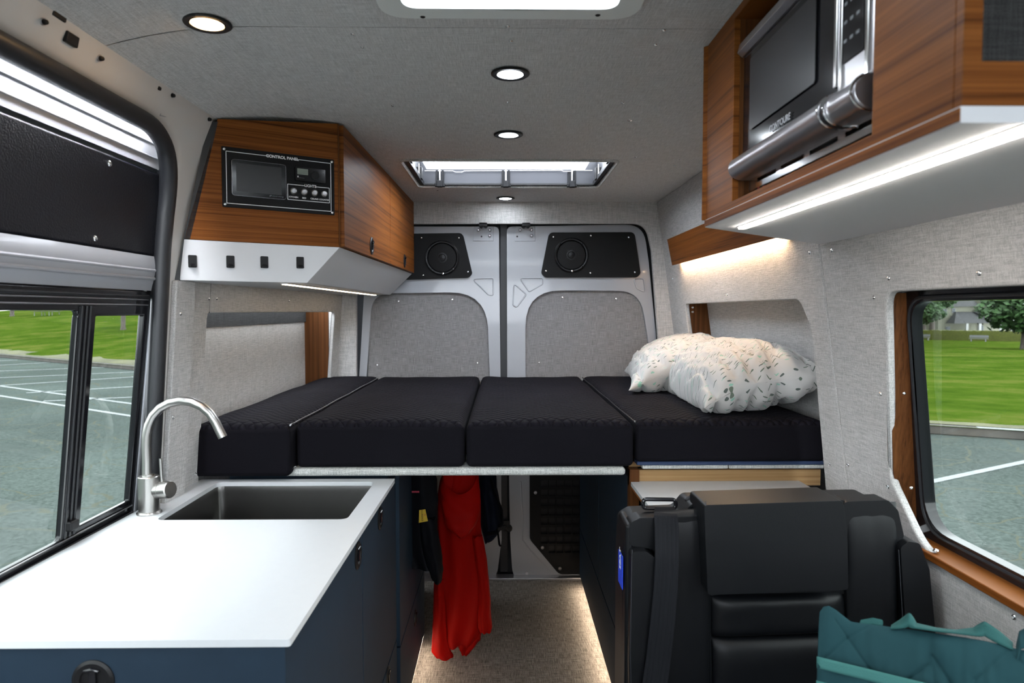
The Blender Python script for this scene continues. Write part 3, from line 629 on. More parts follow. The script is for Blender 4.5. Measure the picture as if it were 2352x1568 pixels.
# ---- roof fan
t = thing('roof_fan', 'white plastic roof vent trim in the ceiling, cut by the top of the picture', 'roof fan', (.014, 1.065, CZ))
build('trim_ring', MB().plate(rpoly(rect(-.222, .248, .80, 1.297), .055, 9), [rpoly(rect(-.178, .205, .865, 1.255), .03)], -.013, -.001, mapZ(CZ)), 'plastic_w', t, bevel=.007, seg=3)
def wall4(x0, x1, y0, y1, z0, X0, X1, Y0, Y1, z1):
    m = MB(); m.add([(x0,y0,z0),(x1,y0,z0),(x1,y1,z0),(x0,y1,z0),(X0,Y0,z1),(X1,Y0,z1),(X1,Y1,z1),(X0,Y1,z1)], [(0,1,5,4),(1,2,6,5),(2,3,7,6),(3,0,4,7)]); return m
build('shaft', wall4(-.178,.205,.865,1.255,CZ-.01,-.168,.195,.875,1.247,2.09), 'plastic_w', t)
build('insect_screen', MB().box(-.172, .198, .872, 1.25, 2.035, 2.037), 'acrylic', t)
for px, py in ((971,39),(1373,35)):
    p = PZ(px, py, CZ-.013); build('screw_slot', MB().lathe(p, (0,0,-1), [(.005,0),(.004,.001),(.002,.0005)], 12), 'ink_k', t)
# ---- recessed ceiling lights
lab = ['recessed ceiling light above the sliding door, the warm one', 'round recessed ceiling light nearest the roof fan', 'round recessed ceiling light just before the roof hatch', 'round recessed ceiling light behind the roof hatch']
for i, (px, py, led) in enumerate(((476,53,'led_warm'), (1172,169,'led_cool'), (1168,309,'led_cool'), (1161,455,'led_cool'))):
    c = PZ(px, py, CZ-.003); t = thing('ceiling_light', lab[i], 'light', c, 'recessed ceiling lights')
    build('bezel', MB().lathe(c, (0,0,-1), [(.045,0),(.045,.002),(.042,.004),(.031,.0035),(.030,.001)], 40), 'black', t)
    build('diffuser', MB().lathe(c + Vector((0,0,-.0015)), (0,0,-1), [(.0295,0),(.0295,.0012),(.02,.003),(.001,.004)], 40), led, t)

# ============================================================ LEFT OVERHEAD CABINET
A2 = Vector((-.487, 2.050)); B2 = Vector((-.842, 1.826)); fd = (A2 - B2).normalized(); FN = Vector((fd.y, -fd.x, 0)); FR = Vector((fd.x, fd.y, 0)); UZ = Vector((0,0,1))
if FN.y > 0: FN = -FN
FK = Vector((FN.x, FN.y)).dot(A2)
def PFC(px, py, w=0): return PP(px, py, FN, FK + w)
ZW = 1.609; ZB = 1.500
def top_l(z): return PFC(500,278)
t = thing('overhead_cabinet', 'teak overhead cabinet with control panel and white skirt on the left', 'cabinet', (-.65, 2.1, ZB), 'overhead cabinets')
TLc = PFC(500, 276)
bot = [Vector((A2.x, A2.y, ZW)), Vector((B2.x, B2.y, ZW)), Vector((-.855, 1.90, ZW)), Vector((-.825, 3.505, ZW)), Vector((-.466, 3.505, ZW))]
top = [Vector((A2.x, A2.y, CZ-.004)), Vector((TLc.x, TLc.y, zc(TLc.x)-.004)), Vector((-.80, 1.95, zc(-.8)-.004)), Vector((-.79, 3.505, zc(-.79)-.004)), Vector((-.466, 3.505, CZ-.004))]
build('body', MB().prism(bot, top), 'teak', t, label='teak front and carcass')
sk_b = [PFC(705, 650), PFC(412, 648), Vector((-.865, 1.90, ZB)), Vector((-.835, 3.505, ZB)), Vector((-.576, 3.505, ZB))]
sk_b = [Vector((p.x, p.y, ZB)) for p in sk_b]
sk_t = [Vector((A2.x+.002, A2.y-.0015, ZW-.001)), Vector((B2.x, B2.y-.0015, ZW-.001)), Vector((-.855, 1.90, ZW-.001)), Vector((-.825, 3.507, ZW-.001)), Vector((-.464, 3.507, ZW-.001))]
build('skirt', MB().prism(sk_b, sk_t), 'white_matt', t, bevel=.0015, label='white sloped skirt below the teak')
build('edge_strip', MB().obox(Vector((A2.x+.001, A2.y-.0, (ZW+CZ)/2)), FR, UZ, FN, .004, CZ-ZW-.01, .004), 'teak_v', t)
def side_x(y): return A2.x + (y - A2.y) * (-.466 - A2.x) / (3.505 - A2.y)
for i, (a, b, py, pz) in enumerate(((2.058, 2.826, 2.45, 1.650), (2.830, 3.500, 3.19, 1.650))):
    d = build('door', MB().prism([Vector((side_x(a), a, ZW+.002)), Vector((side_x(b), b, ZW+.002)), Vector((side_x(b)+.014, b, ZW+.002)), Vector((side_x(a)+.014, a, ZW+.002))],
              [Vector((side_x(a), a, CZ-.006)), Vector((side_x(b), b, CZ-.006)), Vector((side_x(b)+.014, b, CZ-.006)), Vector((side_x(a)+.014, a, CZ-.006))]), 'teak', t, bevel=.0015)
    c = Vector((side_x(py)+.014, py, pz))
    h = build('handle', MB().lathe(c, (1,0,0), [(.031,0),(.031,.002),(.027,.004),(.021,.003),(.019,.0005)], 32), 'black', d)
    build('pull', MB().ring([c + Vector((.0035, -.012, .012)), c + Vector((.006, 0, .015)), c + Vector((.0035, .012, .012))], .004, 8).box(c.x, c.x+.004, c.y-.004, c.y+.004, c.z-.014, c.z+.012), 'gloss_black', h)
_p = [PFC(478,279), PFC(501,279), PFC(413,648), PFC(400,648)]; _bk = Vector((-.012, .075, 0))
struct(build('trim_6', MB().prism([_p[3], _p[2], _p[2]+_bk, _p[3]+_bk], [_p[0], _p[1], _p[1]+_bk, _p[0]+_bk]), 'rubber'), 'black foam strip beside the control panel cabinet')
# led strip under it
led = thing('led_strip_light', 'thin light strip under the white skirt of the left overhead cabinet', 'light', (-.635, 2.7, ZB-.004), 'cabinet light strips')
build('channel', MB().box(-.644, -.624, 1.99, 3.40, ZB-.003, ZB-.0005), 'silver', led)
build('diffuser', MB().box(-.641, -.627, 1.995, 3.395, ZB-.0055, ZB-.003), 'led_dim', led)
# hooks
hl = ['leftmost black hook on the white skirt of the left cabinet', 'second black hook from the left on the white skirt', 'third black hook from the left on the white skirt', 'rightmost black hook on the white skirt of the left cabinet']
for i, (px, py) in enumerate(((442,600),(529,601),(607,602),(689,603))):
    c = PFC(px, py, .0015); t2 = thing('coat_hook', hl[i], 'hook', c, 'black hooks on the cabinet skirt')
    s_ = 1.0
    m = MB(); pts = rpoly(rect(-.0105, .0105, -.0165, .0165), .003)
    m.plate(pts, [], .0002, .003, lambda a, b, w_, c=c: c + FR*a + UZ*b + FN*w_)
    build('back_plate', m, 'black', t2, bevel=.0008)
    P = lambda a, b, w_: c + FR*a + UZ*b + FN*w_
    build('hook', MB().prism([P(-.0085,-.015,.003), P(.0085,-.015,.003), P(.0085,-.015,.016), P(-.0085,-.015,.016)], [P(-.005,-.006,.003), P(.005,-.006,.003), P(.005,-.009,.014), P(-.005,-.009,.014)]), 'gloss_black', t2, bevel=.001)
# control panel
cp0 = PFC(508,340); cp1 = PFC(768,490); 
def FS(px, py): p = PFC(px, py); return (Vector((p.x, p.y)).dot(fd), p.z)
sL = (FS(508,409)[0] + FS(512,478)[0])/2; sR = FS(767,426)[0]; zT = (FS(508,340)[1] + FS(765,363)[1])/2; zBt = (FS(512,480)[1] + FS(768,490)[1])/2
def Q(s, z, w_=0): 
    b = A2 + fd*(s - A2.dot(fd)); return Vector((b.x, b.y, z)) + FN*w_
cpt = thing('control_panel', 'black electrical control panel with round buttons and screen', 'control panel', Q((sL+sR)/2, zBt, .001))
def fplate(name, s0, s1, z0, z1, w0, w1, mat, parent, r=.004, hole=None, bevel=.0006, label=None):
    return build(name, MB().plate(rpoly(rect(s0, s1, z0, z1), r, 5), [rpoly(hole, max(.0005, r-.001), 5)] if hole else [], w0, w1, Q), mat, parent, bevel=bevel, label=label)
fplate('face_plate', sL, sR, zBt, zT, .0005, .0035, 'black_panel', cpt, .003)
W = sR - sL; H = zT - zBt
def S(u): return sL + W*u      # u,v fractions of the plate
def Zf(v): return zBt + H*v
def line(s0, z0, s1, z1, parent, th=.0011, wd=.004):
    a = Q(s0, z0, wd); b = Q(s1, z1, wd); d = (b-a).normalized(); u = FN.cross(d)
    return MB().obox((a+b)/2, d, u, FN, (b-a).length, th*1.5, .0004)
def frame_lines(name, u0, u1, v0, v1, gap0, gap1, parent):
    m = MB()
    for (a, b, c, d) in ((u0,v0,u1,v0),(u0,v0,u0,v1),(u1,v0,u1,v1),(u0,v1,gap0,v1),(gap1,v1,u1,v1)):
        l = line(S(a), Zf(b), S(c), Zf(d), parent); m.add(l.v, l.f)
    return build(name, m, 'ink', parent)
frame_lines('outer_line', .036, .966, .065, .925, .41, .63, cpt)
text('CONTROL PANEL', Q(S(.520), Zf(.925), .004), FR, UZ, .0112, 'ink', cpt, bold=.0003)
frame_lines('lights_line', .562, .950, .215, .48, .72, .825, cpt)
text('LIGHTS', Q(S(.772), Zf(.482), .004), FR, UZ, .0105, 'ink', cpt, bold=.0002)
for u, s_ in ((.615,'KITCHEN'),(.712,'BED'),(.808,'CEILING'),(.900,'COUNTER')):
    c = Q(S(u), Zf(.368), .0035)
    b = build('push_button', MB().lathe(c, FN, [(.0098,0),(.0098,.003),(.0085,.005),(.0072,.004),(.0068,.0045),(.001,.005)], 32), 'steel', cpt)
    build('button_face', MB().lathe(c, FN, [(.0064,.004),(.0060,.0062),(.001,.0064)], 24), 'silver', b)
    text(s_, Q(S(u), Zf(.262), .004), FR, UZ, .0062, 'ink', cpt, bold=.0001)
for u, v in ((.022,.955),(.978,.955),(.022,.045),(.978,.045)): screw(Q(S(u), Zf(v), .0035), FN, cpt, .0042)
tb = fplate('display', S(.08), S(.545), Zf(.205), Zf(.80), .003, .008, 'gloss_black', cpt, .008)
fplate('display_rim', S(.078), S(.547), Zf(.202), Zf(.803), .003, .0075, 'silver', tb, .009, hole=rect(S(.082), S(.543), Zf(.208), Zf(.797)))
fplate('screen', S(.115), S(.505), Zf(.275), Zf(.745), .0079, .0083, 'mesh_grey', tb, .001, bevel=0)
text('victron energy', Q(S(.47), Zf(.245), .0083), FR, UZ, .0055, 'ink_g', tb)
build('maker_mark', MB().obox(Q(S(.405), Zf(.245), .0083), (FR+UZ*.5), (UZ-FR*.5), FN, .006, .003, .0004), 'ink_g', tb)
hc = fplate('heater_control', S(.628), S(.908), Zf(.55), Zf(.79), .003, .011, 'gloss_black', cpt, .003)
fplate('lcd', S(.645), S(.745), Zf(.66), Zf(.765), .0108, .0113, 'lcd', hc, .001, bevel=0)
c = Q(S(.81), Zf(.665), .011); build('dial', MB().lathe(c, FN, [(.0115,0),(.0115,.004),(.010,.0055),(.001,.006)], 32), 'black', hc)
c = Q(S(.885), Zf(.71), .011); build('mark', MB().lathe(c, FN, [(.0022,0),(.0022,.0005)], 12), 'ink_g', hc)
build('mark', MB().obox(Q(S(.651), Zf(.62), .0112), FR, UZ, FN, .0025, .0045, .0004), 'ink', hc); text('thermostat', Q(S(.685), Zf(.605), .0112), FR, UZ, .0035, 'ink_g', hc)

# ============================================================ RIGHT OVERHEAD CABINET + MICROWAVE
XC = .428; y0c, y1c = .640, 1.443; zb = 1.607
t = thing('overhead_cabinet', 'teak overhead cabinet holding a microwave on the right', 'cabinet', (.64, 1.0, zb), 'overhead cabinets')
def XW(y): return .838 + (1.80 - y)*.045
oy0, oy1, oz0, oz1 = .797, 1.280, 1.624, 1.957
front = MB().plate(rect(y0c+.0125, y1c, zb+.004, CZ-.003), [rect(oy0, oy1, oz0, oz1)], 0, .012, lambda a, b, w_: Vector((XC + w_, a, b)))
build('front_frame', front, 'teak', t, bevel=.001)
def vwall(p, q, z0, z1, th, mat, name, parent, bevel=.001):
    p = Vector((*p, 0)); q = Vector((*q, 0)); d = (q-p).normalized(); n = Vector((d.y, -d.x, 0))*th; b = [p, q, q+n, p+n]
    return build(name, MB().prism([v + UZ*z0 for v in b], [v + UZ*z1 for v in b]), mat, parent, bevel=bevel)
vwall((.842, 1.80), (XC+.001, y1c), zb+.004, CZ-.003, .012, 'teak', 'end_panel', t)
build('bottom_board', MB().prism([Vector((x, y, zb-.012)) for x, y in ((XC-.001,y0c),(XC-.001,y1c+.001),(.836,1.803),(XW(y0c),y0c))], [Vector((x, y, zb+.0035)) for x, y in ((XC-.001,y0c),(XC-.001,y1c+.001),(.836,1.803),(XW(y0c),y0c))]), 'white_matt', t, label='white underside board')
build('board_edge', MB().prism([Vector((x, y, zb-.0105)) for x, y in ((XC-.0025,y0c),(XC-.0025,y1c+.002),(.836,1.806),(.836,1.803),(XC-.001,y1c+.001),(XC-.001,y0c))], [Vector((x, y, zb+.002)) for x, y in ((XC-.0025,y0c),(XC-.0025,y1c+.002),(.836,1.806),(.836,1.803),(XC-.001,y1c+.001),(XC-.001,y0c))]), 'teak', t)
# bay walls for the microwave
build('bay_side', MB().box(XC+.012, .80, oy1-.001, oy1+.012, oz0-.012, oz1+.01), 'teak_v', t); build('bay_side', MB().box(XC+.012, .80, oy0-.012, oy0+.001, oz0-.012, oz1+.01), 'teak_v', t)
build('bay_floor', MB().box(XC+.012, .80, oy0, oy1, oz0-.010, oz0), 'gloss_black', t); build('bay_top', MB().box(XC+.012, .80, oy0, oy1, oz1, oz1+.01), 'teak', t)
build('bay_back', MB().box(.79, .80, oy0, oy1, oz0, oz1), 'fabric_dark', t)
# near end with an open cubby
cub = MB().plate(rect(XC, .86, zb+.004, CZ-.003), [rect(.446, .84, 1.652, 1.96)], 0, .012, lambda a, b, w_: Vector((a, y0c + w_, b)))
build('cubby_frame', cub, 'teak', t, bevel=.001)
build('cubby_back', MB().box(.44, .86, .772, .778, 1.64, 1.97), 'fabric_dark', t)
build('cubby_side', MB().box(.441, .449, y0c+.012, .78, 1.64, 1.97), 'teak_v', t)
build('cubby_floor', MB().box(.44, .86, y0c+.012, .78, 1.640, 1.652), 'teak', t)
led = thing('led_strip_light', 'long bright light strip under the right overhead cabinet', 'light', (.50, 1.03, zb-.016), 'cabinet light strips')
build('channel', MB().box(.490, .512, .645, 1.436, zb-.0135, zb-.0122), 'silver', led)
build('diffuser', MB().box(.494, .508, .647, 1.434, zb-.0165, zb-.0135), 'led_strip', led)
# microwave
XM = .442; my0, my1, mz0, mz1 = .822, 1.274, 1.664, 1.915
t = thing('microwave', 'silver and black microwave built into the right overhead cabinet', 'microwave', (.6, 1.05, mz0))
build('case', MB().box(XM+.03, .78, my0+.006, my1-.006, mz0+.004, mz1+.012), 'silver', t, bevel=.004)
FXm = lambda a, b, w_: Vector((XM - w_, a, b))
yD = .905
dr = build('door', MB().box(XM+.002, XM+.032, yD+.002, my1, mz0+.034, mz1), 'gloss_black', t, bevel=.003)
build('window_mesh', MB().plate(rpoly(rect(.975, 1.232, 1.742, 1.868), .006), [], 0, .0012, FXm), 'mesh_grey', dr)
prof = [(XM+.03, mz1-.03), (XM-.001, mz1-.03), (XM-.010, mz1-.022), (XM-.006, mz1-.006), (XM+.012, mz1+.006), (XM+.03, mz1+.008)]
def extr(prof, a, b): return MB().loft([[Vector((x, a, z)) for x, z in prof], [Vector((x, b, z)) for x, z in prof]])
build('top_band', extr(prof, yD+.003, my1+.001), 'silver', dr, bevel=.001)
hp = [(XM+.03, mz0+.040)] + [(XM+.002 - .026*math.cos(q), mz0+.019 + .022*math.sin(q)) for q in [PI/2 - k*PI/12 for k in range(13)]][1:] + [(XM+.03, mz0-.003)]
hp = [(XM+.03, mz0+.041)] + [(XM+.002 - .026*math.cos(PI/2 - k*PI/12), mz0+.019 + .022*math.sin(PI/2 - k*PI/12)) for k in range(13)] + [(XM+.03, mz0-.003)]
build('handle', extr(hp, yD+.008, my1+.002), 'silver', dr, bevel=.002, seg=3)
build('handle_ring', MB().ring([Vector((x*1.0-.0015, yD+.006, z)) for x, z in hp], .0018, 8, closed=True), 'chrome', dr)
build('door_edge', MB().box(XM-.004, XM+.02, yD+.002, yD+.010, mz0+.05, mz1), 'chrome', dr, bevel=.001)
text('CONTOURE', Vector((XM-.0006, 1.098, 1.7185)), (0,-1,0), UZ, .0150, 'ink_s', dr, bold=.0002)
cpn = build('control_strip', MB().box(XM+.0, XM+.032, my0, yD, mz0+.041, mz1+.006), 'silver', t, bevel=.003)
build('keypad', MB().plate(rect(my0+.022, yD-.012, mz0+.075, mz1), [], 0, .002, FXm), 'gloss_black', cpn)
for r in range(6):
    for c in range(3):
        y = my0+.034+c*.0155; z = 1.765+r*.0235
        build('key_mark', MB().plate(rpoly(rect(y-.004, y+.004, z-.0022, z+.0022), .001, 3), [], .002, .0026, FXm), 'ink_g', cpn)
for y in (my0+.012, yD-.006): build('strip_edge', MB().box(XM-.003, XM+.01, y-.004, y+.004, mz0+.041, mz1+.006), 'chrome', cpn, bevel=.001)
build('lower_cap', extr([(x+.002, z) for x, z in hp], my0+.002, yD-.002), 'silver', cpn, bevel=.002)
for y in (my0+.006, yD-.006): build('cap_ring', MB().ring([Vector((x, y, z)) for x, z in hp], .0016, 8, closed=True), 'chrome', cpn)
build('case_side', MB().box(XM+.008, XM+.06, .80, .817, mz0-.01, mz1+.02), 'gloss_black', t)
# slotted mounting bracket under it
sl = [rpoly(rect(a, a+.085, 1.650, 1.657), .002, 3) for a in (.83, .935, 1.04, 1.145)]
build('mounting_bracket', MB().plate(rect(.806, 1.27, 1.640, 1.663), sl, 0, .003, lambda a, b, w_: Vector((XM + .014 + w_, a, b))), 'chrome', t)
build('bracket_shelf', MB().box(XM+.014, XM+.20, .806, 1.27, 1.6255, 1.629), 'chrome', t)
for i, c in enumerate(((1.24, 'pink'), (1.25, 'black'))):
    build('cable', MB().ring([(XM+.03, c[0]-.03*i, 1.633), (XM+.02, c[0], 1.638), (XM+.024, c[0]+.012, 1.65), (XM+.05, c[0]+.014, 1.645)], .002, 6), c[1], t)

# ---- bed light with teak valance on the right wall
zl = 1.633
vl = thing('wall_light', 'warm strip light behind a long teak board above the pillows', 'light', PR(1660, 590) , None)
p0 = Vector((.800, 3.23, zl)); p1 = Vector((.800, 2.00, zl)); p0t = Vector((.775, 3.23, zl+.122)); p1t = Vector((.775, 2.00, zl+.122))
nv = Vector((.008, 0, .001))
build('valance_board', MB().prism([p0, p1, p1+nv, p0+nv], [p0t, p1t, p1t+nv, p0t+nv]), 'teak', vl, bevel=.001)
build('end_block', MB().prism([Vector((.802,1.995,zl)), Vector((.84,1.995,zl)), Vector((.84,2.007,zl)), Vector((.802,2.007,zl))], [Vector((.779,1.995,zl+.12)), Vector((.825,1.995,zl+.12)), Vector((.825,2.007,zl+.12)), Vector((.779,2.007,zl+.12))]), 'teak_v', vl)
build('added_top_cover', MB().box(.800, .870, 1.995, 3.23, zl+.024, zl+.030), 'teak', vl)  # unseen cover, added to stop light spilling up the wall
build('led_bar', MB().box(.812, .824, 2.02, 3.20, zl+.006, zl+.016), 'led_bed', vl)

# ============================================================ GALLEY ON THE LEFT
ZC_ = .91
sx0, sx1, sy0, sy1 = -.848, -.382, 1.655, 2.022
cp_ = rpoly([(-.331, 1.043), (-.328, 2.058), (-.912, 2.058), (-.932, 1.86), (-.945, 1.043)], [.006,.004,.0,.0,.0])
ct = build('countertop', MB().plate(cp_, [rpoly(rect(sx0, sx1, sy0, sy1), .022)], -.012, 0, mapZ(ZC_)), 'white', bevel=.0025, seg=3)
tag(ct, 'white galley countertop with a sink cut-out beside the sliding door', 'countertop')
t = thing('sink', 'square stainless steel sink set under the white countertop', 'sink', ((sx0+sx1)/2, (sy0+sy1)/2, .70))
def sring(g, z, r): return [Vector((x, y, z)) for x, y in rpoly(rect(sx0-.004+g, sx1+.004-g, sy0-.004+g, sy1+.004-g), r, 6)]
build('basin', MB().loft([sring(-.012, .8975, .03), sring(0, .8975, .024), sring(.002, .88, .024), sring(.006, .74, .024), sring(.012, .722, .024), sring(.03, .715, .03)], caps=False).add(sring(.03, .715, .03), [tuple(range(28))]), 'sinksteel', t, angle=60)
build('drain', MB().lathe(((sx0+sx1)/2, (sy0+sy1)/2, .716), (0,0,1), [(.045,0),(.045,.002),(.038,.003),(.03,.001),(.001,.0015)], 32), 'chrome', t)
# faucet
t = thing('faucet', 'brushed steel gooseneck faucet on the corner of the white countertop', 'faucet', PZ(343,1183,ZC_))
fy = 1.712; fb = PY(343, 1180, fy); fb.z = ZC_
build('base', MB().lathe(fb, UZ, [(.0295,0),(.0295,.003),(.0275,.006),(.0245,.007),(.0245,.093),(.023,.095),(.0135,.0955),(.0135,.10)], 40), 'steel', t)
npx = [(337,1095),(337,1060),(336,1020),(337,998),(342,975),(352,954),(368,937),(390,925),(415,920),(440,923),(463,933),(482,949),(495,969),(505,990),(512,1004)]
build('spout', MB().ring([PY(x, y, fy) for x, y in npx], .0112, 20), 'steel', t)
lv = PY(366, 1125, fy); lb = build('lever_hub', MB().lathe(lv, (.93,-.3,.12), [(.0215,-.01),(.0215,.008),(.0205,.0085),(.0205,.0098),(.0215,.0102),(.0215,.033),(.0195,.036),(.001,.037)], 32), 'steel', t)
build('lever', MB().cyl(PY(374,1108,fy)+Vector((0,-.004,0)), PY(370,1052,fy)+Vector((0,-.004,0)), .0034, seg=14), 'steel', lb)
# cabinets under the counter
def pull(c, n, parent, r=.032):
    n = Vector(n); u = UZ; s_ = n.cross(u)
    h = build('handle', MB().lathe(c, n, [(r,0),(r,.002),(r*.86,.0045),(r*.62,.004),(r*.56,.0008)], 36), 'black', parent)
    build('pull', MB().obox(c + n*.003 + UZ*r*.1, s_, u, n, r*.34, r*.95, .004).ring([c + n*.004 + s_*(-r*.35) + u*r*.5, c + n*.006 + u*r*.62, c + n*.004 + s_*r*.35 + u*r*.5], .0035, 8), 'gloss_black', h, bevel=.0008)
def unit(name, label, group, x0, x1, ya, yb, ztop, doors, facing, zlow=.0):
    """doors: list of (y0, y1, z0, z1, (py, pz) or None) on the aisle side"""
    t = thing(name, label, 'cabinet', ((x0+x1)/2, (ya+yb)/2, 0), group)
    ax = x1 if facing > 0 else x0
    build('carcass', MB().box(x0 + (0 if facing > 0 else .018), x1 - (.018 if facing > 0 else 0), ya, yb, zlow, ztop), 'navy', t)
    for (a, b, c, d, h, nm) in doors:
        m = MB().box(ax-.0175, ax, a+.0015, b-.0015, c+.0015, d-.0015) if facing > 0 else MB().box(ax, ax+.0175, a+.0015, b-.0015, c+.0015, d-.0015)
        dd = build(nm, m, 'navy', t, bevel=.0012)
        if h: pull(Vector((ax, h[0], h[1])), (facing, 0, 0), dd)
    return t
XA = -.342
u1 = unit('base_cabinet', 'navy base cabinet at the near end of the galley with a round pull', 'navy galley cabinets', -.925, XA, 1.057, 1.636, .897, [(1.057, 1.636, .03, .897, (1.585, .845), 'door')], 1)
fp = build('end_panel', MB().box(-.925, XA+.001, 1.050, 1.0565, .0, .8965), 'navy', u1, bevel=.001)
pull(PY(215, 1562, 1.050), (0,-1,0), fp, .033)
u2 = unit('base_cabinet', 'navy base cabinet below the sink at the far end of the galley', 'navy galley cabinets', -.90, XA, 1.640, 2.158, .72, [(1.640, 2.158, .366, .897, (1.875, .845), 'door'), (1.640, 2.158, .03, .363, (1.98, .335), 'drawer')], 1)
build('upper_frame', MB().box(-.36, XA-.0178, 1.645, 2.155, .72, .897), 'navy', u2)
u3 = unit('under_bed_cabinet', 'navy drawer cabinet under the left side of the bed', 'navy cabinets under the bed', -.87, XA+.01, 2.162, 2.84, .90, [(2.162, 2.84, .335, .895, None, 'drawer'), (2.162, 2.84, .06, .332, (2.53, .262), 'drawer')], 1)
# ============================================================ UNDER-BED CABINET RIGHT, SIDE TABLE
XB = .396
u4 = unit('under_bed_cabinet', 'long navy cabinet under the right side of the bed', 'navy cabinets under the bed', XB, .90, 2.14, 3.47, .895, [(2.14, 2.79, .30, .895, None, 'door'), (2.795, 3.47, .30, .895, None, 'door'), (2.14, 3.47, .055, .297, None, 'drawer')], -1, .055)
u5 = thing('bench_cabinet', 'navy box cabinet under the white side table behind the seat', 'cabinet', (.66, 1.8, 0))
build('carcass', MB().box(XB+.0, .90, 1.66, 2.10, .055, .50), 'navy', u5, bevel=.001)
build('side_panel', MB().box(.88, .90, 1.68, 2.10, .50, .862), 'navy', u5); build('back_panel', MB().box(.43, .88, 2.075, 2.10, .50, .862), 'navy', u5)
build('wood_post', MB().box(XB-.001, XB+.030, 2.104, 2.138, .055, .925), 'teak_v', u5, bevel=.001)
tp = thing('side_table', 'white side table top with wooden rim behind the black seat', 'table', (.66, 1.8, .874))
build('top', MB().plate(rpoly([(XB+.003, 1.64), (.935, 1.64), (.93, 2.112), (XB+.003, 2.112)], .004), [], -.012, 0, mapZ(.886)), 'white', tp, bevel=.002)
build('rim', MB().plate([(XB+.004, 1.65), (.93, 1.65), (.93, 2.112), (XB+.004, 2.112)], [], -.020, -.0125, mapZ(.886)), 'teak', tp)
build('back_rail', MB().box(XB-.001, 1.0, 2.114, 2.136, .87, .921), 'oak', tp, bevel=.001, label='light wooden rail behind the white top')

# led floor lights
for i, (x0, x1, ya, yb, lb_) in enumerate(((XB+.004, XB+.016, 1.62, 3.44, 'warm floor light strip below the right cabinets'), (XA-.016, XA-.004, 1.10, 2.80, 'warm floor light strip below the galley cabinets beside the jacket'))):
    led = thing('led_strip_light', lb_, 'light', ((x0+x1)/2, (ya+yb)/2, .045), 'floor light strips')
    if i == 0:
        build('diffuser', MB().box(x0, x1, ya, yb, .048, .053), 'led_floor', led)
    else:
        build('diffuser', MB().box(XA+.001, XA+.006, 2.17, 2.83, .046, .056), 'led_floor', led)
# ============================================================ BED
t = thing('bed_platform', 'grey upholstered bed platform panel under the mattress', 'bed base', (-.15, 2.8, .918))
BP = t
pl = MB().plate(rect(-.686, .374, 2.052, 3.50), [], 0, .024, mapZ(.918))
build('panel', pl, 'piping', t, bevel=.011, seg=4)
build('side_rail', MB().box(.40, .93, 2.14, 3.49, .9255, .942), 'oak', t); build('side_rail', MB().box(-.86, -.69, 2.165, 3.49, .905, .917), 'black', t)
bs = thing('folded_blanket', 'blue edged grey pad under the right end of the mattress', 'pad', (.66, 2.6, .92))
build('grey_layer', MB().box(.432, .70, 2.090, 2.137, .9290, .9415).box(.702, 1.0, 2.090, 2.137, .9290, .9415), 'piping', bs, bevel=.004, label='grey layer')
build('blue_layer', MB().box(.414, 1.0, 2.084, 2.137, .9422, .9545), 'navy_b', bs, bevel=.003, label='blue layer')
zm0, zm1 = .9425, 1.086
secs = [(-.925, -.634, 2.02, 'black quilted mattress section at the left end of the bed'), (-.628, -.118, 2.062, 'black quilted mattress section second from the left'),
        (-.112, .400, 2.062, 'black quilted mattress section third from the left'), (.408, .995, 2.068, 'black quilted mattress section under the pillows')]
for i, (a, b, yf, lb_) in enumerate(secs):
    z0 = zm0 + (.0125 if i == 3 else 0) - (.018 if i == 0 else 0)
    t = thing('mattress_section', lb_, 'mattress', ((a+b)/2, 2.8, z0), 'mattress sections')
    build('side_band', MB().box(a, b, yf, 3.50, z0, zm1-.014), 'mattress', t, bevel=.016, seg=4)
    def topf(u, v, a=a, b=b, yf=yf, i=i):
        x = a + (b-a)*u; y = yf + (3.50-yf)*v
        e = min(u*(b-a), (1-u)*(b-a), v*1.4, (1-v)*1.4); dz = -.022*math.exp(-e/.012) + .004*math.sin(v*3.1+i)*math.sin(u*PI)
        n_ = .004*noise.noise(Vector((x*7, y*5, i)))
        inx = .004*math.exp(-e/.006)
        return Vector((x + (inx if u < .5 else -inx), y + (inx if v < .5 else -inx), zm1 + dz + n_ + .006*math.sin(u*PI)*math.sin(v*PI)))
    us = MB(); us.grid(lambda u, v: topf((1-math.cos(u*PI))/2, (1-math.cos(v*PI))/2), 40, 60)
    build('quilted_top', us, 'quilt', t)
    if i in (0, 2):
        zp = MB().ring([Vector((b+.003, yf + (3.45-yf)*k/20, zm1-.006 + .001*math.sin(k))) for k in range(21)], .0022, 6)
        z_ = build('zip', zp, 'silver' if i == 0 else 'black', t)
        build('zip_pull', MB().obox((b+.003, yf+.014, zm1-.004), (0,1,0), (1,0,0), UZ, .02, .006, .002), 'chrome', z_)
build('zip_end', MB().obox((-.631, 2.050, .948), (1,0,.3), (0,1,0), UZ, .018, .01, .005), 'chrome', BP, bevel=.001)
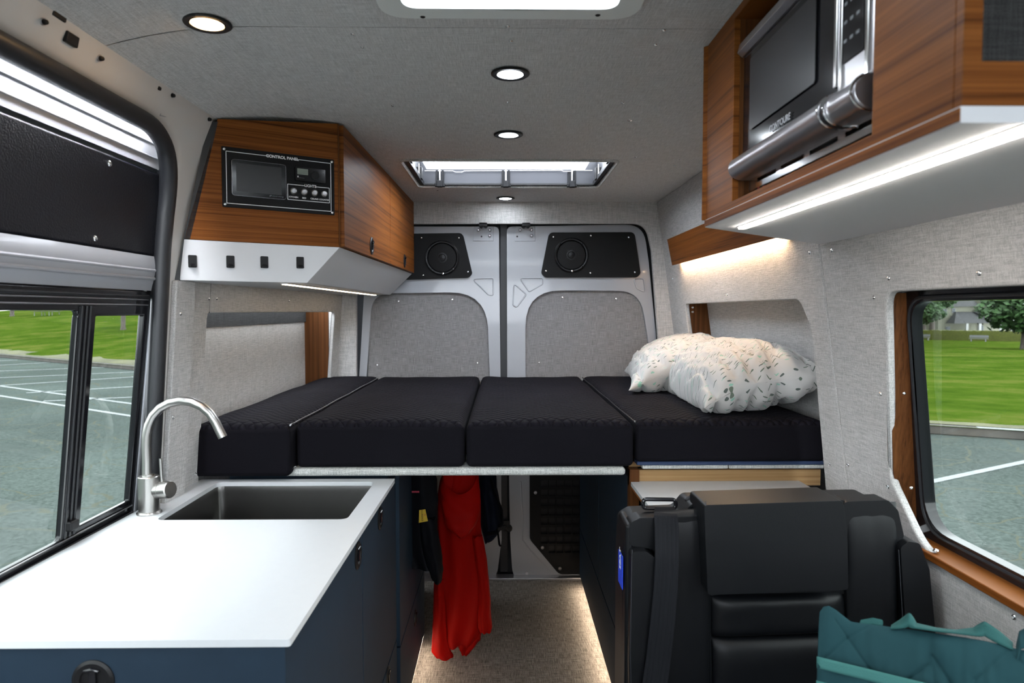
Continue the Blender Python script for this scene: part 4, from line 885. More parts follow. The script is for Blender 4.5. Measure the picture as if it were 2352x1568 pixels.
# pillows
def pillow(name, label, c, lx, ly, th, rot, seed, shape=None):
    c = Vector(c); n = 56; vs = []; uvs = []; fs = []
    R_ = Euler([math.radians(a) for a in rot]).to_matrix()
    def pt(u, v, sgn):
        px_ = lx*u*(1 - .06*(1-abs(v)**3)*abs(u)**6) ; py_ = ly*v*(1 - .07*(1-abs(u)**3)*abs(v)**6)
        h = th*((1-abs(u)**3)**.5)*((1-abs(v)**3)**.5)
        cr = 1 + .05*abs(u)**5*abs(v)**5; px_ *= cr; py_ *= cr
        q = Vector((px_, py_, 0))
        wr = .010*noise.noise(Vector((u*3+seed, v*2.2, sgn))) + .006*noise.noise(Vector((u*9, v*4+seed, 3))) 
        k = 1 - abs(noise.noise(Vector((u*5.5+seed+v*2, v*1.6, 9)))); fold = -.020*max(0, k-.86)/.14
        edge = max(abs(u), abs(v)); wr2 = .013*math.sin((u*19 if abs(v) > abs(u) else v*17)+seed+3*noise.noise(Vector((u*2, v*2, seed))))*max(0, edge-.55)/.45*(1 if edge < .985 else .4)
        z = sgn*(h + (wr+fold*1.2+wr2*.6)*min(1, h/th*3+.15))
        q.z = z
        return q
    for sgn in (1, -1):
        b0 = len(vs)
        for i in range(n+1):
            for j in range(n+1):
                u = math.sin((i/n-.5)*PI); v = math.sin((j/n-.5)*PI); q = pt(u, v, sgn)
                if shape: q = shape(q, u, v)
                w_ = R_ @ q + c
                if w_.z < zm1 + .006: w_.z = zm1 + .006 - (zm1+.006-w_.z)*.02
                xm = XR(w_.z) + .108 - .004
                if w_.x > xm: w_.x = xm + (w_.x-xm)*.02
                vs.append(w_); uvs.append((u*lx + seed, v*ly))
        for i in range(n):
            for j in range(n):
                a = b0+i*(n+1)+j; f = (a, a+n+1, a+n+2, a+1); fs.append(f if sgn > 0 else f[::-1])
    me = bpy.data.meshes.new(name); me.from_pydata([tuple(v) for v in vs], [], fs)
    uvl = me.uv_layers.new(name='UVMap')
    for lp in me.loops: uvl.data[lp.index].uv = uvs[lp.vertex_index]
    bm = bmesh.new(); bm.from_mesh(me); bmesh.ops.remove_doubles(bm, verts=bm.verts, dist=.0004); bm.to_mesh(me); bm.free()
    me.materials.append(M['pillow']); me.shade_smooth()
    o = bpy.data.objects.new(name, me); COL.objects.link(o); return tag(o, label, 'pillow', 'pillows on the bed')
def sag(q, u, v): q.z -= .050*max(0, -u)**1.6; return q
pillow('pillow', 'white pillow with tiny tree print leaning near the rear doors', (.785, 3.07, 1.195), .225, .42, .112, (0, -10, -9), 1.3, sag)
pillow('pillow', 'white pillow with tiny tree print nearest the window', (.83, 2.50, 1.195), .193, .41, .120, (0, -7, -2), 5.6, sag)

# ============================================================ BENCH SEAT
YS = 1.45
seat = thing('van_bench', 'black leather passenger seat with folded headrest flap and belt', 'seat', (.60, 1.3, 0))
def pad(name, px, y0, y1, rad, mat='leather', parent=seat, bev=.016, label=None, yp=YS):
    pts = rpoly([xz(PY(a, b, yp)) for a, b in px], rad, 5)
    return build(name, MB().plate(pts, [], 0, y1-y0, mapY(y0)), mat, parent, bevel=bev, seg=4, label=label)
pad('back_shell', [(1440,1216),(1466,1200),(1575,1196),(1600,1166),(2030,1158),(2062,1176),(2085,1250),(2118,1290),(2130,1450),(2130,1900),(1432,1900),(1436,1300)], 1.485, 1.575, .02, bev=.02)
pad('back_strip', [(1447,1202),(1470,1190),(1604,1187),(1630,1200),(1634,1460),(1640,1900),(1500,1900),(1504,1262),(1447,1254)], 1.452, 1.50, .014)
pad('back_strip', [(1936,1152),(2040,1148),(2063,1172),(2078,1236),(2056,1246),(2060,1400),(2078,1900),(1952,1900),(1948,1460),(1943,1300)], 1.450, 1.50, .014)
pad('back_cushion', [(1625,1160),(1945,1150),(1945,1368),(1629,1372)], 1.458, 1.50, .006)
pad('back_cushion', [(1630,1370),(1945,1364),(1949,1452),(1633,1466)], 1.470, 1.50, .006, bev=.014)
pad('back_cushion', [(1634,1469),(1949,1456),(1954,1900),(1640,1900)], 1.470, 1.50, .006, bev=.014)
pad('side_bolster', [(1444,1258),(1478,1256),(1500,1272),(1508,1340),(1512,1560),(1510,1900),(1444,1900),(1440,1500),(1444,1340)], 1.425, 1.50, .012)
pad('side_bolster', [(2056,1250),(2074,1236),(2100,1240),(2122,1300),(2136,1450),(2140,1900),(2084,1900),(2066,1400)], 1.43, 1.50, .012)
def puff(px, yb, h, name='back_cushion'):
    q = [PY(a, b, YS) for a, b in px]     # tl, tr, br, bl
    def f(u, v):
        p = q[0].lerp(q[1], u).lerp(q[3].lerp(q[2], u), v); a, b = 2*u-1, 2*v-1
        k = max(0, 1-abs(a)**7)**.5 * max(0, 1-abs(b)**5)**.5
        return Vector((p.x, yb - h*k - .0015*noise.noise(Vector((u*5, v*3, h*100)))*k, p.z))
    m = MB(); m.grid(lambda u, v: f((1-math.cos(u*PI))/2, (1-math.cos(v*PI))/2), 50, 34)
    return build(name, m, 'leather', seat, angle=80)
puff([(1629,1367),(1946,1361),(1950,1455),(1632,1468)], 1.472, .036)
puff([(1632,1467),(1950,1455),(1954,1640),(1638,1660)], 1.472, .036)
puff([(1506,1180),(1636,1168),(1638,1700),(1514,1700)], 1.466, .022, 'back_strip')
puff([(1938,1160),(2066,1156),(2062,1700),(1948,1700)], 1.464, .022, 'back_strip')
hf = pad('headrest_flap', [(1616,1158),(1934,1148),(1944,1240),(1946,1352),(1624,1364),(1619,1240)], 1.395, 1.505, .008, bev=.019, yp=1.40)
# stitching and the rear roll of the flap
build('stitching', MB().ring([PY(a, b, 1.3975) for a, b in ((1621,1150),(1625,1240),(1628,1352))], .0007, 6), 'thread', hf)
build('flap_roll', MB().ring([PY(1578, 1164, 1.525), PY(1582,1154,1.525), PY(1592,1148,1.525), PY(1700,1146,1.525), PY(1850,1142,1.525)], [.004,.012,.016,.016,.014], 12), 'leather', seat)
for px in ([(1452,1262),(1450,1340),(1448,1500),(1452,1700)],):
    build('stitching', MB().ring([PY(a, b, 1.4235) for a, b in px], .0006, 6), 'thread', seat)
build('stitching', MB().ring([PY(a, b, 1.428) for a, b in ((2064,1262),(2072,1400),(2084,1600),(2090,1700))], .0006, 6), 'thread', seat)
build('side_cover', MB().prism([(.262,1.44,.40),(.262,1.575,.40),(.285,1.575,.40),(.285,1.44,.40)], [(.266,1.455,.958),(.268,1.56,.958),(.285,1.56,.958),(.285,1.455,.958)]), 'leather', seat, bevel=.010, seg=3)
tgp = Vector((.2622, 1.50, .86)); lt = build('care_label', MB().box(.2605, .2625, 1.465, 1.515, PY(0,1355,1.48).z, PY(0,1280,1.48).z), 'blue', seat, label='blue label on the aisle side')
text('SEAT', Vector((.2602, 1.49, .87)), UZ, (0,1,0), .022, 'ink', lt)
build('seat_cushion', MB().box(.28, .90, .93, 1.42, .40, .515), 'leather', seat, bevel=.03, seg=4)
build('seat_base', MB().box(.31, .88, 1.0, 1.56, .0, .40), 'black', seat, bevel=.01)
# belt and guide
gd = build('belt_guide', MB().ring([(x, 1.50, z) for x, z in rpoly([xz(PY(a, b, 1.50)) for a, b in ((1477,1146),(1552,1147),(1552,1168),(1477,1167))], .009, 5)], .0045, 10, closed=True), 'gloss_black', seat)
path = [((1505,1163),(1549,1163),1.497), ((1502,1170),(1552,1171),1.478), ((1502,1184),(1556,1185),1.449), ((1503,1215),(1559,1216),1.440), ((1504,1280),(1558,1280),1.419), ((1501,1345),(1556,1345),1.416), ((1493,1430),(1549,1430),1.415), ((1483,1510),(1540,1510),1.416), ((1470,1600),(1528,1600),1.41), ((1440,1760),(1500,1760),1.40)]
bl = MB()
L = [(PY(a[0], a[1], y), PY(b[0], b[1], y)) for a, b, y in path]
def belt(u, v):
    k = min(len(L)-1.001, v*(len(L)-1)); i = int(k); t_ = k-i
    a = L[i][0].lerp(L[i+1][0], t_); b = L[i][1].lerp(L[i+1][1], t_)
    return a.lerp(b, u) + Vector((0, -.0012*abs(math.sin(u*PI*5.5)) - .003, 0))
bl.grid(belt, 44, 60)
o = build('seat_belt', bl, 'belt', seat, angle=60); md = o.modifiers.new('solid', 'SOLIDIFY'); md.thickness = .0014

# ============================================================ TEAL TOTE
TLp = Vector((.545, 1.155, .925)); e_ = Vector((.82, -.57, 0)).normalized(); out_ = Vector((-.57, -.82, 0)).normalized(); dn = (Vector((0,0,-1)) + out_*.42).normalized(); tn = e_.cross(dn); 
if tn.dot(out_) < 0: tn = -tn
TK = tn.dot(TLp)
def PT(px, py, w_=0): return PP(px, py, tn, TK + w_)
tote = thing('tote_bag', 'teal quilted tote bag lying on the black seat, with lighter webbing handles', 'bag', PT(2150, 1800))
tope = [(1880,1440),(1883,1405),(1892,1393),(1905,1391),(1922,1401),(1940,1416),(1955,1427),(1985,1432),(2020,1436),(2060,1441),(2100,1446),(2140,1453),(2180,1458),(2220,1464),(2260,1471),(2300,1480),(2340,1491),(2380,1497),(2430,1503),(2460,1520)]
def tp_(u):
    k = min(len(tope)-1.001, u*(len(tope)-1)); i = int(k); a, b = tope[i], tope[i+1]; return a[0]+(b[0]-a[0])*(k-i), a[1]+(b[1]-a[1])*(k-i)
def tote_s(sgn):
    def f(u, v):
        x, y = tp_(u); yb = 1960 - (x-1880)*.05; xb = 1868 + (x-1880)*.96
        px_ = x + (xb-x)*v; py_ = y + (yb-y)*v
        p = PT(px_, py_)
        ed = min(1, 3.2*min(u, 1-u))**.5 * min(1, 4.0*v + .02)**.5 * min(1, 3*(1-v))**.5
        th = .030*ed
        # puckers and cross quilting
        a = (px_-1955)*.021; b = (py_-1470)*.021
        for (x0_, y0_, x1_, y1_, dp) in ((1920,1425,2010,1550,.0045),(1890,1520,1947,1467,.0045),(1947,1467,2006,1432,.0045),(2132,1527,2080,1565,.006),(2142,1506,2190,1575,.006),(2300,1470,2380,1560,.004),(2240,1560,2330,1480,.004)):
            vx, vy = x1_-x0_, y1_-y0_; tt = max(0, min(1, ((px_-x0_)*vx + (py_-y0_)*vy)/(vx*vx+vy*vy)))
            dd_ = math.hypot(px_-x0_-vx*tt, py_-y0_-vy*tt); th -= dp*math.exp(-dd_/3.2)*ed + dp*.6*math.exp(-(dd_/22)**2)*ed
        d = abs(px_-2135-(py_-1450)*.09); th -= .010*math.exp(-d/18)*ed
        th += .006*noise.noise(Vector((px_*.012, py_*.009, 2)))*ed + .003*noise.noise(Vector((px_*.05, py_*.02, 5)))*ed
        return p + tn*(th*sgn)
    return f
tb_ = MB(); tb_.grid(tote_s(1), 230, 170); tb_.grid(tote_s(-1), 40, 30)
build('body', tb_, 'teal', tote, angle=80)
def pk(u, v):
    px_ = 1878 + (2480-1878)*u; py_ = 1508 + .245*(px_-1878) + v*430
    return tote_s(1)(max(.03, min(.97, .03 + u*.94)), 0)*0 + PT(px_, py_, .041 + .004*math.sin(u*PI) + .003*noise.noise(Vector((px_*.02, py_*.02, 1))))
pk_ = MB(); pk_.grid(pk, 40, 20); o = build('front_pocket', pk_, 'teal', tote, angle=80); md = o.modifiers.new('solid', 'SOLIDIFY'); md.thickness = .004
def bandf(u, v): px_ = 1877 + (2485-1877)*u; return PT(px_, 1507 + .245*(px_-1878) + v*27, .0445 + .004*math.sin(u*PI) + .003*noise.noise(Vector((px_*.02, 75, 1))))
bd = MB(); bd.grid(bandf, 50, 4); o = build('webbing_band', bd, 'teal_l', tote, angle=80, label='light teal webbing band'); md = o.modifiers.new('solid', 'SOLIDIFY'); md.thickness = .003
bd = MB(); bd.grid(lambda u, v: bandf(u, v) + (PT(2000,1600) - PT(2000, 1550))*1.12 , 50, 4); o = build('webbing_band', bd, 'teal_l', tote, angle=80, label='light teal webbing band'); md = o.modifiers.new('solid', 'SOLIDIFY'); md.thickness = .003
def ribbon(name, pts, wid, mat, parent, w0=0):
    """pts: (px, py, lift, twist)"""
    def f(u, v):
        k = min(len(pts)-1.001, u*(len(pts)-1)); i = int(k); t_ = k-i; t_ = t_*t_*(3-2*t_)
        q = [pts[i][j]*(1-t_) + pts[i+1][j]*t_ for j in range(4)]
        c = PT(q[0], q[1], q[2]); ang = q[3]
        return c + (dn*math.cos(ang) + tn*math.sin(ang)) * (v-.5)*wid
    m = MB(); m.grid(f, 60, 4); o = build(name, m, mat, parent, angle=80); md = o.modifiers.new('solid', 'SOLIDIFY'); md.thickness = .0022
M['teal_m'] = plain('mid_teal_webbing', (.018, .068, .066), .85, spec=.12, bump=.3, nscale=600)
ribbon('handle', [(1972,1445,-.004,.1),(1978,1432,-.004,.2),(2005,1427,-.004,.1),(2025,1432,-.004,.2),(2018,1444,-.004,.4)], .012, 'teal_m', tote)
ribbon('handle', [(2048,1441,.0,1.3),(2068,1434,.004,.9),(2088,1424,.008,.3),(2102,1438,.008,1.2),(2150,1447,.004,1.35),(2195,1452,.0,1.35),(2238,1452,0,1.0),(2262,1444,0,.2),(2290,1462,0,.5),(2325,1485,-.004,1.1)], .022, 'teal_m', tote)
ribbon('handle', [(2338,1500,.0,.9),(2345,1470,.0,.6),(2365,1462,.0,.3),(2420,1480,0,.5),(2450,1530,0,1.0)], .030, 'teal', tote)

# ============================================================ CLOTHES UNDER THE BED
def cloth(name, rows, Y, depth, mat, parent, folds=(7, .16), seed=0, n=48, m=46, open_top=False, tilt=0):
    def f(u, v):
        k = min(len(rows)-1.001, v*(len(rows)-1)); i = int(k); t_ = k-i
        y = rows[i][0]*(1-t_)+rows[i+1][0]*t_; a = rows[i][1]*(1-t_)+rows[i+1][1]*t_; b = rows[i][2]*(1-t_)+rows[i+1][2]*t_
        l = PY(a, y, Y); r = PY(b, y, Y); c = (l+r)/2; hw = (r.x-l.x)/2; q = 2*PI*u
        g = 1 + folds[1]*math.sin(folds[0]*q + seed + 1.5*noise.noise(Vector((v*3, seed, 0)))) * (.4+.6*v) + .14*noise.noise(Vector((math.cos(q)*2+seed, math.sin(q)*2, v*7)))
        dd = depth*(.8+.2*math.sin(v*5+seed))
        xx = math.cos(q)*hw*(1+.0*g); yy = math.sin(q)*dd*g
        return Vector((c.x + xx*(1+.05*noise.noise(Vector((v*9, seed, q)))), Y + yy, c.z + (.010*noise.noise(Vector((q*1.3, v*4, seed))) + tilt*math.sin(q)*(1-v)**2)))
    mb = MB(); mb.grid(f, n, m, wrap=True)
    nn = m+1
    if not open_top: mb.f.append(tuple(i*nn for i in range(n)))
    mb.f.append(tuple(i*nn+m for i in range(n)))
    return build(name, mb, mat, parent, angle=70)
rj = thing('red_jacket', 'red hooded jacket hanging under the bed beside the left cabinets', 'jacket', (-.17, 2.75, .02))
YJ = 2.74
cloth('torso', [(1060,1030,1085),(1100,1012,1100),(1140,1004,1103),(1200,1001,1104),(1260,999,1110),(1330,998,1117),(1400,998,1118),(1440,1000,1110),(1466,1004,1098),(1476,1012,1085)], YJ, .055, 'red', rj, (7,.34), 1)
cloth('hood', [(1085,1018,1096),(1120,1012,1102),(1150,1013,1104),(1180,1017,1102),(1205,1026,1093),(1220,1040,1080),(1227,1052,1068)], YJ-.085, .052, 'red', rj, (3,.12), 3, open_top=True, tilt=.075)
cloth('sleeve', [(1230,1083,1108),(1280,1090,1118),(1330,1098,1123),(1380,1101,1127),(1415,1097,1128),(1440,1098,1131),(1450,1104,1128)], YJ-.035, .03, 'red', rj, (5,.3), 5)
cloth('sleeve', [(1330,997,1020),(1400,995,1024),(1440,994,1026),(1470,992,1028),(1495,991,1036),(1508,1002,1041)], YJ-.03, .03, 'red', rj, (4,.2), 8)
cloth('hem', [(1440,1046,1108),(1465,1047,1104),(1485,1052,1090),(1500,1060,1072)], YJ+.01, .03, 'red', rj, (4,.25), 11)
bj = thing('black_jacket', 'black garment with a yellow label hanging beside the red jacket', 'jacket', (-.28, 2.5, .3))
YK = 2.50
cloth('body', [(1070,940,990),(1095,926,1003),(1150,921,1007),(1200,920,1004),(1250,922,1006),(1285,926,1012),(1296,940,1014)], YK, .06, 'jacket_k', bj, (5,.2), 2)
cloth('sleeve', [(1190,962,1000),(1240,968,1010),(1280,975,1016),(1310,986,1018),(1330,994,1015),(1338,1000,1010)], YK-.04, .035, 'jacket_k', bj, (4,.15), 6)
yl = build('sewn_label', MB().plate([xz(PY(a, b, YK-.078)) for a, b in ((963,1171),(977,1169),(983,1196),(962,1200))], [], 0, .002, mapY(YK-.08)), 'yellow', bj, label='yellow sewn label')
text('FLORENCE', PY(969.5, 1184, YK-.0815), (.05,0,-1), (1,0,.05), .0085, 'ink_k', yl); text('D', PY(975.5, 1182, YK-.0815), (.05,0,-1), (1,0,.05), .009, 'pink', yl)
build('sewn_label', MB().plate([xz(PY(a, b, YK-.07)) for a, b in ((946,1127),(963,1127),(963,1131),(946,1131))], [], 0, .002, mapY(YK-.072)), 'pink', bj, label='small red label')
bp_ = thing('backpack', 'dark navy bag with a dangling strap behind the red jacket', 'bag', (-.05, 3.1, .4))
cloth('body', [(1065,1100,1136),(1100,1097,1141),(1120,1097,1141),(1135,1098,1145),(1165,1100,1150),(1195,1103,1153),(1215,1106,1150),(1225,1110,1140),(1232,1112,1126)], 3.12, .11, 'jacket_n', bp_, (4,.08), 4)
build('strap', MB().ring([PY(1143,1218,3.02), PY(1145,1235,3.02), PY(1147,1250,3.02), PY(1150,1254,3.02)], [.006,.006,.007,.008], 6, flat=.3), 'jacket_k', bp_)
build('strap', MB().ring([PY(1128,1100,3.0), PY(1140,1140,3.0), PY(1152,1170,3.0), PY(1154,1200,3.0), PY(1140,1222,3.0), PY(1120,1226,3.0)], .009, 8, flat=.4), 'jacket_k', bp_)
build('hanging_loop', MB().ring([(-.06,3.12,.69), (-.065,3.12,.80), (-.06,3.12,.9175)], .012, 8, flat=.4), 'jacket_k', bp_)
build('buckle', MB().obox(PY(1153,1212,3.0), (1,0,.3), (0,1,0), (0,0,1), .04, .012, .018), 'black', bp_, bevel=.003)

# ============================================================ OUTSIDE
GZ = -.70
def PG(px, py, z=GZ): return PZ(px, py, z)
_a, _b = PG(-100, 811), PG(420, 861); _d = (_b-_a).normalized(); _c, _e = PG(2100, 994), PG(2400, 1014); _g = (_e-_c).normalized(); _o1 = Vector((-_g.y, _g.x, 0))*.2; _o2 = Vector((-_d.y, _d.x, 0))*.2
asp = build('asphalt_lot', MB().add([(-100,-60,GZ),(60,-60,GZ), _e+_g*60+_o1, _c-_g*6+_o1, _b+_d*14+_o2, _a-_d*60+_o2], [(0,1,2,3,4,5)]), 'asphalt'); asp['kind'] = 'structure'; asp['label'] = 'grey cracked asphalt parking lot around the van'
def lawn_plane(a, b, away, slope, dist, zl_):
    a = Vector((a.x, a.y, zl_)); b = Vector((b.x, b.y, zl_)); aw = Vector((away[0], away[1], 0)).normalized()
    d = (b-a); n = Vector((-d.y, d.x, 0)).normalized(); n = n if n.dot(aw) > 0 else -n
    c = b + n*dist + UZ*slope*dist; e = a + n*dist + UZ*slope*dist
    nn = (b-a).cross(e-a).normalized(); return a, b, c, e, n, nn, nn.dot(a)
cl = (PG(-1500, 675+.01), PG(330, 852)) if False else None
La, Lb = PG(-100, 811), PG(420, 861)
dl = (Lb-La).normalized(); La2 = La - dl*60; Lb2 = Lb + dl*14
a, b, c, e, nL, nnL, kL = lawn_plane(La2, Lb2, (-1, 1), .088, 260, GZ+.12)
gl_ = build('left_lawn', MB().add([a, b, c, e], [(0,1,2,3)]), 'grass'); gl_['kind'] = 'structure'; gl_['label'] = 'green lawn rising beyond the parking lot on the left'
def PLAWN(px, py): return PP(px, py, nnL, kL)
def curb(name, a, b, n, label):
    m = MB(); a = Vector((a.x,a.y,GZ)); b = Vector((b.x,b.y,GZ)); m.prism([a, b, b+n*.22, a+n*.22], [a+UZ*.15+n*.02, b+UZ*.15+n*.02, b+n*.2+UZ*.15, a+n*.2+UZ*.15]); return tag(build(name, m, 'curb', bevel=.02), label, 'curb')
curb('curb', La2, Lb2, nL, 'concrete curb between the parking lot and the lawn seen through the sliding door window')
m = MB(); q = [La2 + nL*.3 + UZ*.135, Lb2 + nL*.3 + UZ*.135]
m.grid(lambda u, v: Vector((0,0,0)) + (Vector((La2.x,La2.y,GZ+.128)).lerp(Vector((Lb2.x,Lb2.y,GZ+.128)), u) + nL*(.25 + (.9+.8*noise.noise(Vector((u*30,0,0))))*v) + UZ*(.02+.08*v)), 160, 2)
o = build('dry_grass_edge', m, 'dry'); o['kind'] = 'stuff'; o['label'] = 'dry yellow grass along the curb'; o['category'] = 'grass'
def pline(p, q, label, wid=.10):
    p = PG(*p, GZ+.004); q = PG(*q, GZ+.004); d = (q-p).normalized(); s_ = Vector((-d.y, d.x, 0))*wid/2
    return tag(build('parking_line', MB().prism([p-s_, q-s_, q+s_, p+s_], [p-s_+UZ*.003, q-s_+UZ*.003, q+s_+UZ*.003, p+s_+UZ*.003]), 'line'), label, 'road marking', 'painted parking lines')
for p, q, l in (((-60,831),(40,826.5),'short faded parking line nearest the left curb'), ((-60,842),(113,832),'second faded parking line from the left curb'), ((-60,854),(330,840),'third parking line from the left curb'),
                ((-60,870),(330,853),'fourth parking line from the left curb'), ((-60,889),(330,864),'fifth parking line from the left curb'), ((60,902),(335,886),'sixth parking line from the left curb'), ((100,921),(335,910.5),'parking line nearest the van on the left'),
                ((-60,878),(340,932),'long line crossing the stalls, the farther one'), ((-60,899.5),(340,961),'long line crossing the stalls, the nearer one')):
    pline(p, q, l, .12)
def leafcloud(name, c, rx, ry, rz, n, size, mat, parent, seed=0):
    rnd = random.Random(seed); vs = []; fs = []
    for k in range(n):
        while True:
            p = Vector((rnd.uniform(-1,1), rnd.uniform(-1,1), rnd.uniform(-1,1)))
            if .35 < p.length < 1 + .25*noise.noise(p*3+Vector((seed,0,0))): break
        q = Vector((p.x*rx, p.y*ry, p.z*rz)) + Vector(c); s_ = size*rnd.uniform(.6, 1.4)
        a = Vector((rnd.gauss(0,1), rnd.gauss(0,1), rnd.gauss(0,1))).normalized()*s_; b_ = a.orthogonal().normalized()*s_*.7
        i = len(vs); vs += [q-a, q-b_, q+a, q+b_]; fs.append((i,i+1,i+2,i+3))
    return build(name, MB().add(vs, fs), mat, parent)
def tree(base, h, tr, cr, label, n=1800, crown_z=None, seed=0, mat='leaf'):
    t = thing('tree', label, 'tree', base, 'park trees'); b = Vector(base)
    build('trunk', MB().ring([b - UZ*.1, b + UZ*.15, b + UZ*h*.4 + Vector((.1,0,0)), b + UZ*h*.7], [tr*1.5, tr, tr*.8, tr*.4], 12), 'bark', t)
    leafcloud('crown', b + UZ*(crown_z or h*.72), cr, cr, cr*.72, n, cr*.085, mat, t, seed); return t
tree(PLAWN(28,726), 7, .19, 2.6, 'slim park tree seen at the far left of the sliding door window', 1500, 5.6, 1)
tree(PLAWN(283,757), 7, .14, 2.4, 'slim park tree seen through the right pane of the sliding door window', 1500, 5.2, 2)
pb = PLAWN(108, 725); t = thing('picnic_table', 'picnic table with metal legs on the lawn', 'table', pb); sp = pb.y/F
lp = MB().obox(pb + UZ*.74, (1,0,0), (0,1,0), UZ, 2.0, .75, .05); build('table_top', lp, 'bark', t)
for s_ in (-1, 1):
    build('bench_board', MB().obox(pb + UZ*.45 + Vector((0, s_*.7, 0)), (1,0,0), (0,1,0), UZ, 2.0, .28, .04), 'bark', t)
    build('leg', MB().ring([pb + Vector((s_*.7,-.75,0)), pb + Vector((s_*.7,-.75,.43)), pb + Vector((s_*.7,.75,.43)), pb + Vector((s_*.7,.75,0))], .03, 8), 'bench', t)
    build('leg', MB().cyl(pb + Vector((s_*.5,0,0)), pb + Vector((s_*.5,0,.73)), .03), 'bench', t)
# right side
Ra, Rb = PG(2100, 994), PG(2400, 1014)
dr_ = (Rb-Ra).normalized(); Ra2 = Ra - dr_*6; Rb2 = Rb + dr_*25
a, b, c, e, nR, nnR, kR = lawn_plane(Ra2, Rb2, (.6, 1), -.0242, 190, GZ+.15)
gr_ = build('right_lawn', MB().add([a, b, c, e], [(0,1,2,3)]), 'grass'); gr_['kind'] = 'structure'; gr_['label'] = 'green lawn beyond the curb on the right'
curb('curb', Ra2, Rb2, nR, 'concrete curb between asphalt and lawn seen through the right window')
pk0 = Ra + (Rb-Ra)*.75 + nR*.1; build_p = build('worn_paint', MB().obox(Vector((pk0.x, pk0.y, GZ+.152)), dr_, nR, UZ, .9, .16, .004), 'line', bpy.data.objects['curb.001'])
m = MB(); m.grid(lambda u, v: Vector((Ra2.x,Ra2.y,GZ+.156)).lerp(Vector((Rb2.x,Rb2.y,GZ+.156)), u) + nR*(.22 + (.35+.4*noise.noise(Vector((u*40,3,0))))*v), 120, 2)
o = build('dry_grass_edge', m, 'dry'); o['kind'] = 'stuff'; o['label'] = 'dry grass along the right curb'; o['category'] = 'grass'
pline((2120,1110),(2420,1046), 'bright white parking line seen through the right window', .11)
def PRW(px, py): return PP(px, py, nnR, kR)
h0, h1 = PRW(2080, 779), PRW(2420, 786)
hd = (h1-h0).normalized(); hn = Vector((-hd.y, hd.x, 0))
t = thing('hedge', 'long clipped yellow green hedge in front of the cream house', 'hedge', (h0+h1)/2)
hh = 21.5*h0.y/F
build('foliage', MB().grid(lambda u, v: h0.lerp(h1, u) + hn*(.9*(1-math.cos(v*PI))/1.0) + UZ*(hh*min(1, math.sin(v*PI)*2.2) + .12*noise.noise(Vector((u*60, v*3, 0))) - (0 if .03 < v < .97 else .2)), 200, 12), 'hedge', t)
def bench_o(px0, px1, py, label):
    p = PRW((px0+px1)/2, py); p = p - hn*1.5; wd = (px1-px0)*p.y/F; t = thing('park_bench', label, 'bench', p, 'benches at the hedge')
    build('seat', MB().obox(p + UZ*.45 , hd, hn, UZ, wd, .45, .06), 'bench', t); build('backrest', MB().obox(p + UZ*.78 + hn*.22, hd, UZ, hn, wd, .38, .05), 'bench', t)
    for s_ in (-1, 1): build('leg', MB().obox(p + UZ*.22 + hd*(wd*.38*s_), hd, hn, UZ, .08, .4, .46), 'bench', t)
bench_o(2236, 2274, 784, 'grey park bench in front of the hedge'); bench_o(2122, 2142, 781, 'grey park bench at the left edge of the right window')
YH = PRW(2250, 776).y + 8
def HB(px0, px1, py0, py1, y0, y1):
    a_ = PY(px0, py0, YH); b_ = PY(px1, py1, YH); return MB().box(a_.x, b_.x, YH+y0, YH+y1, b_.z, a_.z)
hs = thing('house', 'cream two storey house with grey roof beyond the hedge', 'house', PY(2230, 775, YH))
build('wall', HB(2156, 2300, 698, 790, 0, 9), 'siding', hs); build('wall', HB(2300, 2440, 740, 790, 1, 8), 'siding', hs); build('wall', HB(2246, 2296, 690, 745, -2, 1), 'siding', hs)
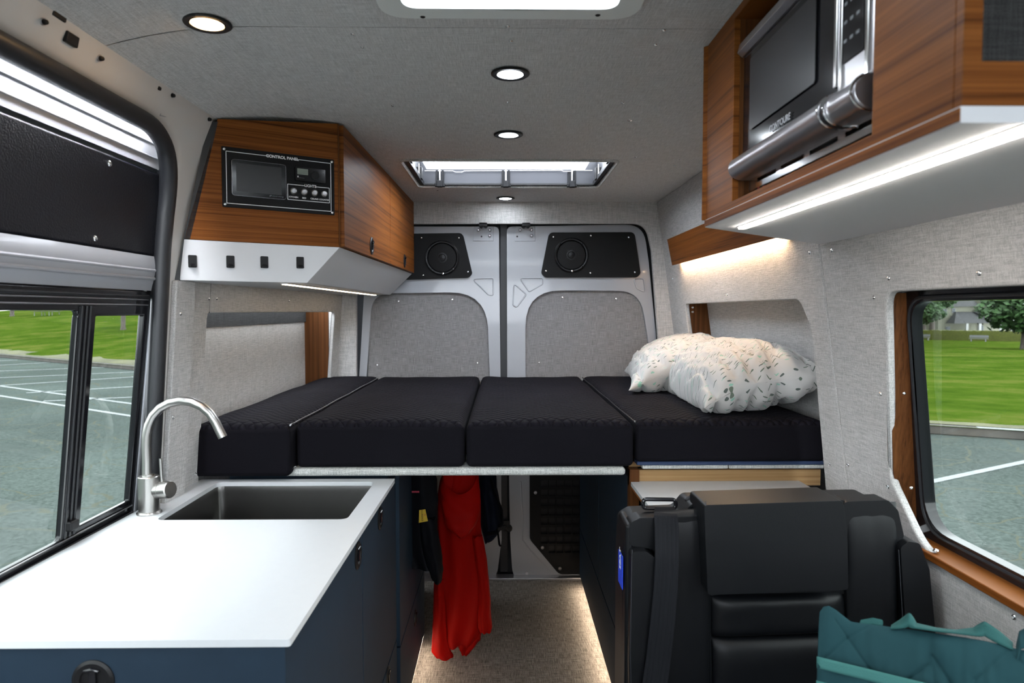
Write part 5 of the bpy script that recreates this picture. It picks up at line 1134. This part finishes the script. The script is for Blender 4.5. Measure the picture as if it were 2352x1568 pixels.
def roofp(name, px, y0, y1, yr):
    f = [PY(x, y, YH) for x, y in px]; fr_ = [Vector((p.x, YH + (y0 if i < 2 else yr), p.z)) for i, p in enumerate(f)]; bk = [Vector((p.x, YH + (y1 if i < 2 else yr+.4), p.z)) for i, p in enumerate(f)]
    build(name, MB().prism(fr_, bk), 'roof', hs)
roofp('roof', [(2148,705),(2290,702),(2275,668),(2172,672)], -1, 10, 4.5)
roofp('roof', [(2190,741),(2300,741),(2262,716),(2192,716)], -4, 1, -.5)
roofp('roof', [(2165,742),(2190,742),(2186,720),(2183,716)], -4, -1, -2)
roofp('roof', [(2234,722),(2300,690),(2298,684),(2230,716)], -3, 1, -1)
for px in (2192, 2221, 2268): build('porch_post', HB(px, px+4, 742, 784, -4, -3.7), 'whitewood', hs)
build('porch_sign', HB(2248, 2261, 741, 746, -4.2, -4.05), 'whitewood', hs)
for x0, x1, y0, y1, d in ((2164,2173,710,722,-.12),(2187,2193,708,718,-.12),(2254,2260,712,722,-2.1),(2265,2270,712,720,-2.1),(2172,2181,750,770,-.12),(2246,2256,748,776,-.2),(2330,2344,752,770,.9)):
    f_ = build('window', HB(x0-1, x1+1, y0-1, y1+1, d, d+.1), 'whitewood', hs); build('pane', HB(x0, x1, y0, y1, d-.05, d), 'pane', f_)
def big_tree(px, py, hpx, crpx, label, seed, dy=0, n=2600):
    p = PRW(px, py); k_ = 1 + dy/p.y; p.x *= k_; p.y *= k_; p.z = (kR - nnR.x*p.x - nnR.y*p.y)/nnR.z; s_ = p.y/F; t = thing('tree', label, 'tree', p, 'park trees')
    build('trunk', MB().ring([p-UZ*.3, p+UZ*.5, p+UZ*hpx*s_*.5], [9*s_, 7*s_, 5*s_], 12), 'bark', t)
    leafcloud('crown', p + UZ*hpx*s_, crpx*s_, crpx*s_*.8, crpx*s_*.62, n, crpx*s_*.07, 'leaf', t, seed)
big_tree(2352, 789, 95, 95, 'big leafy tree in front of the house at the right edge of the window', 3, -26, 3600)
big_tree(2215, 778, 110, 60, 'broad tree standing behind the middle of the house', 8, 34)
big_tree(2320, 778, 120, 70, 'broad dark tree standing behind the right end of the house', 9, 30)
big_tree(2120, 778, 60, 45, 'dense dark green tree behind the left end of the house', 5, 14)
big_tree(2140, 778, 95, 55, 'taller tree behind the roof of the house', 6, 24)
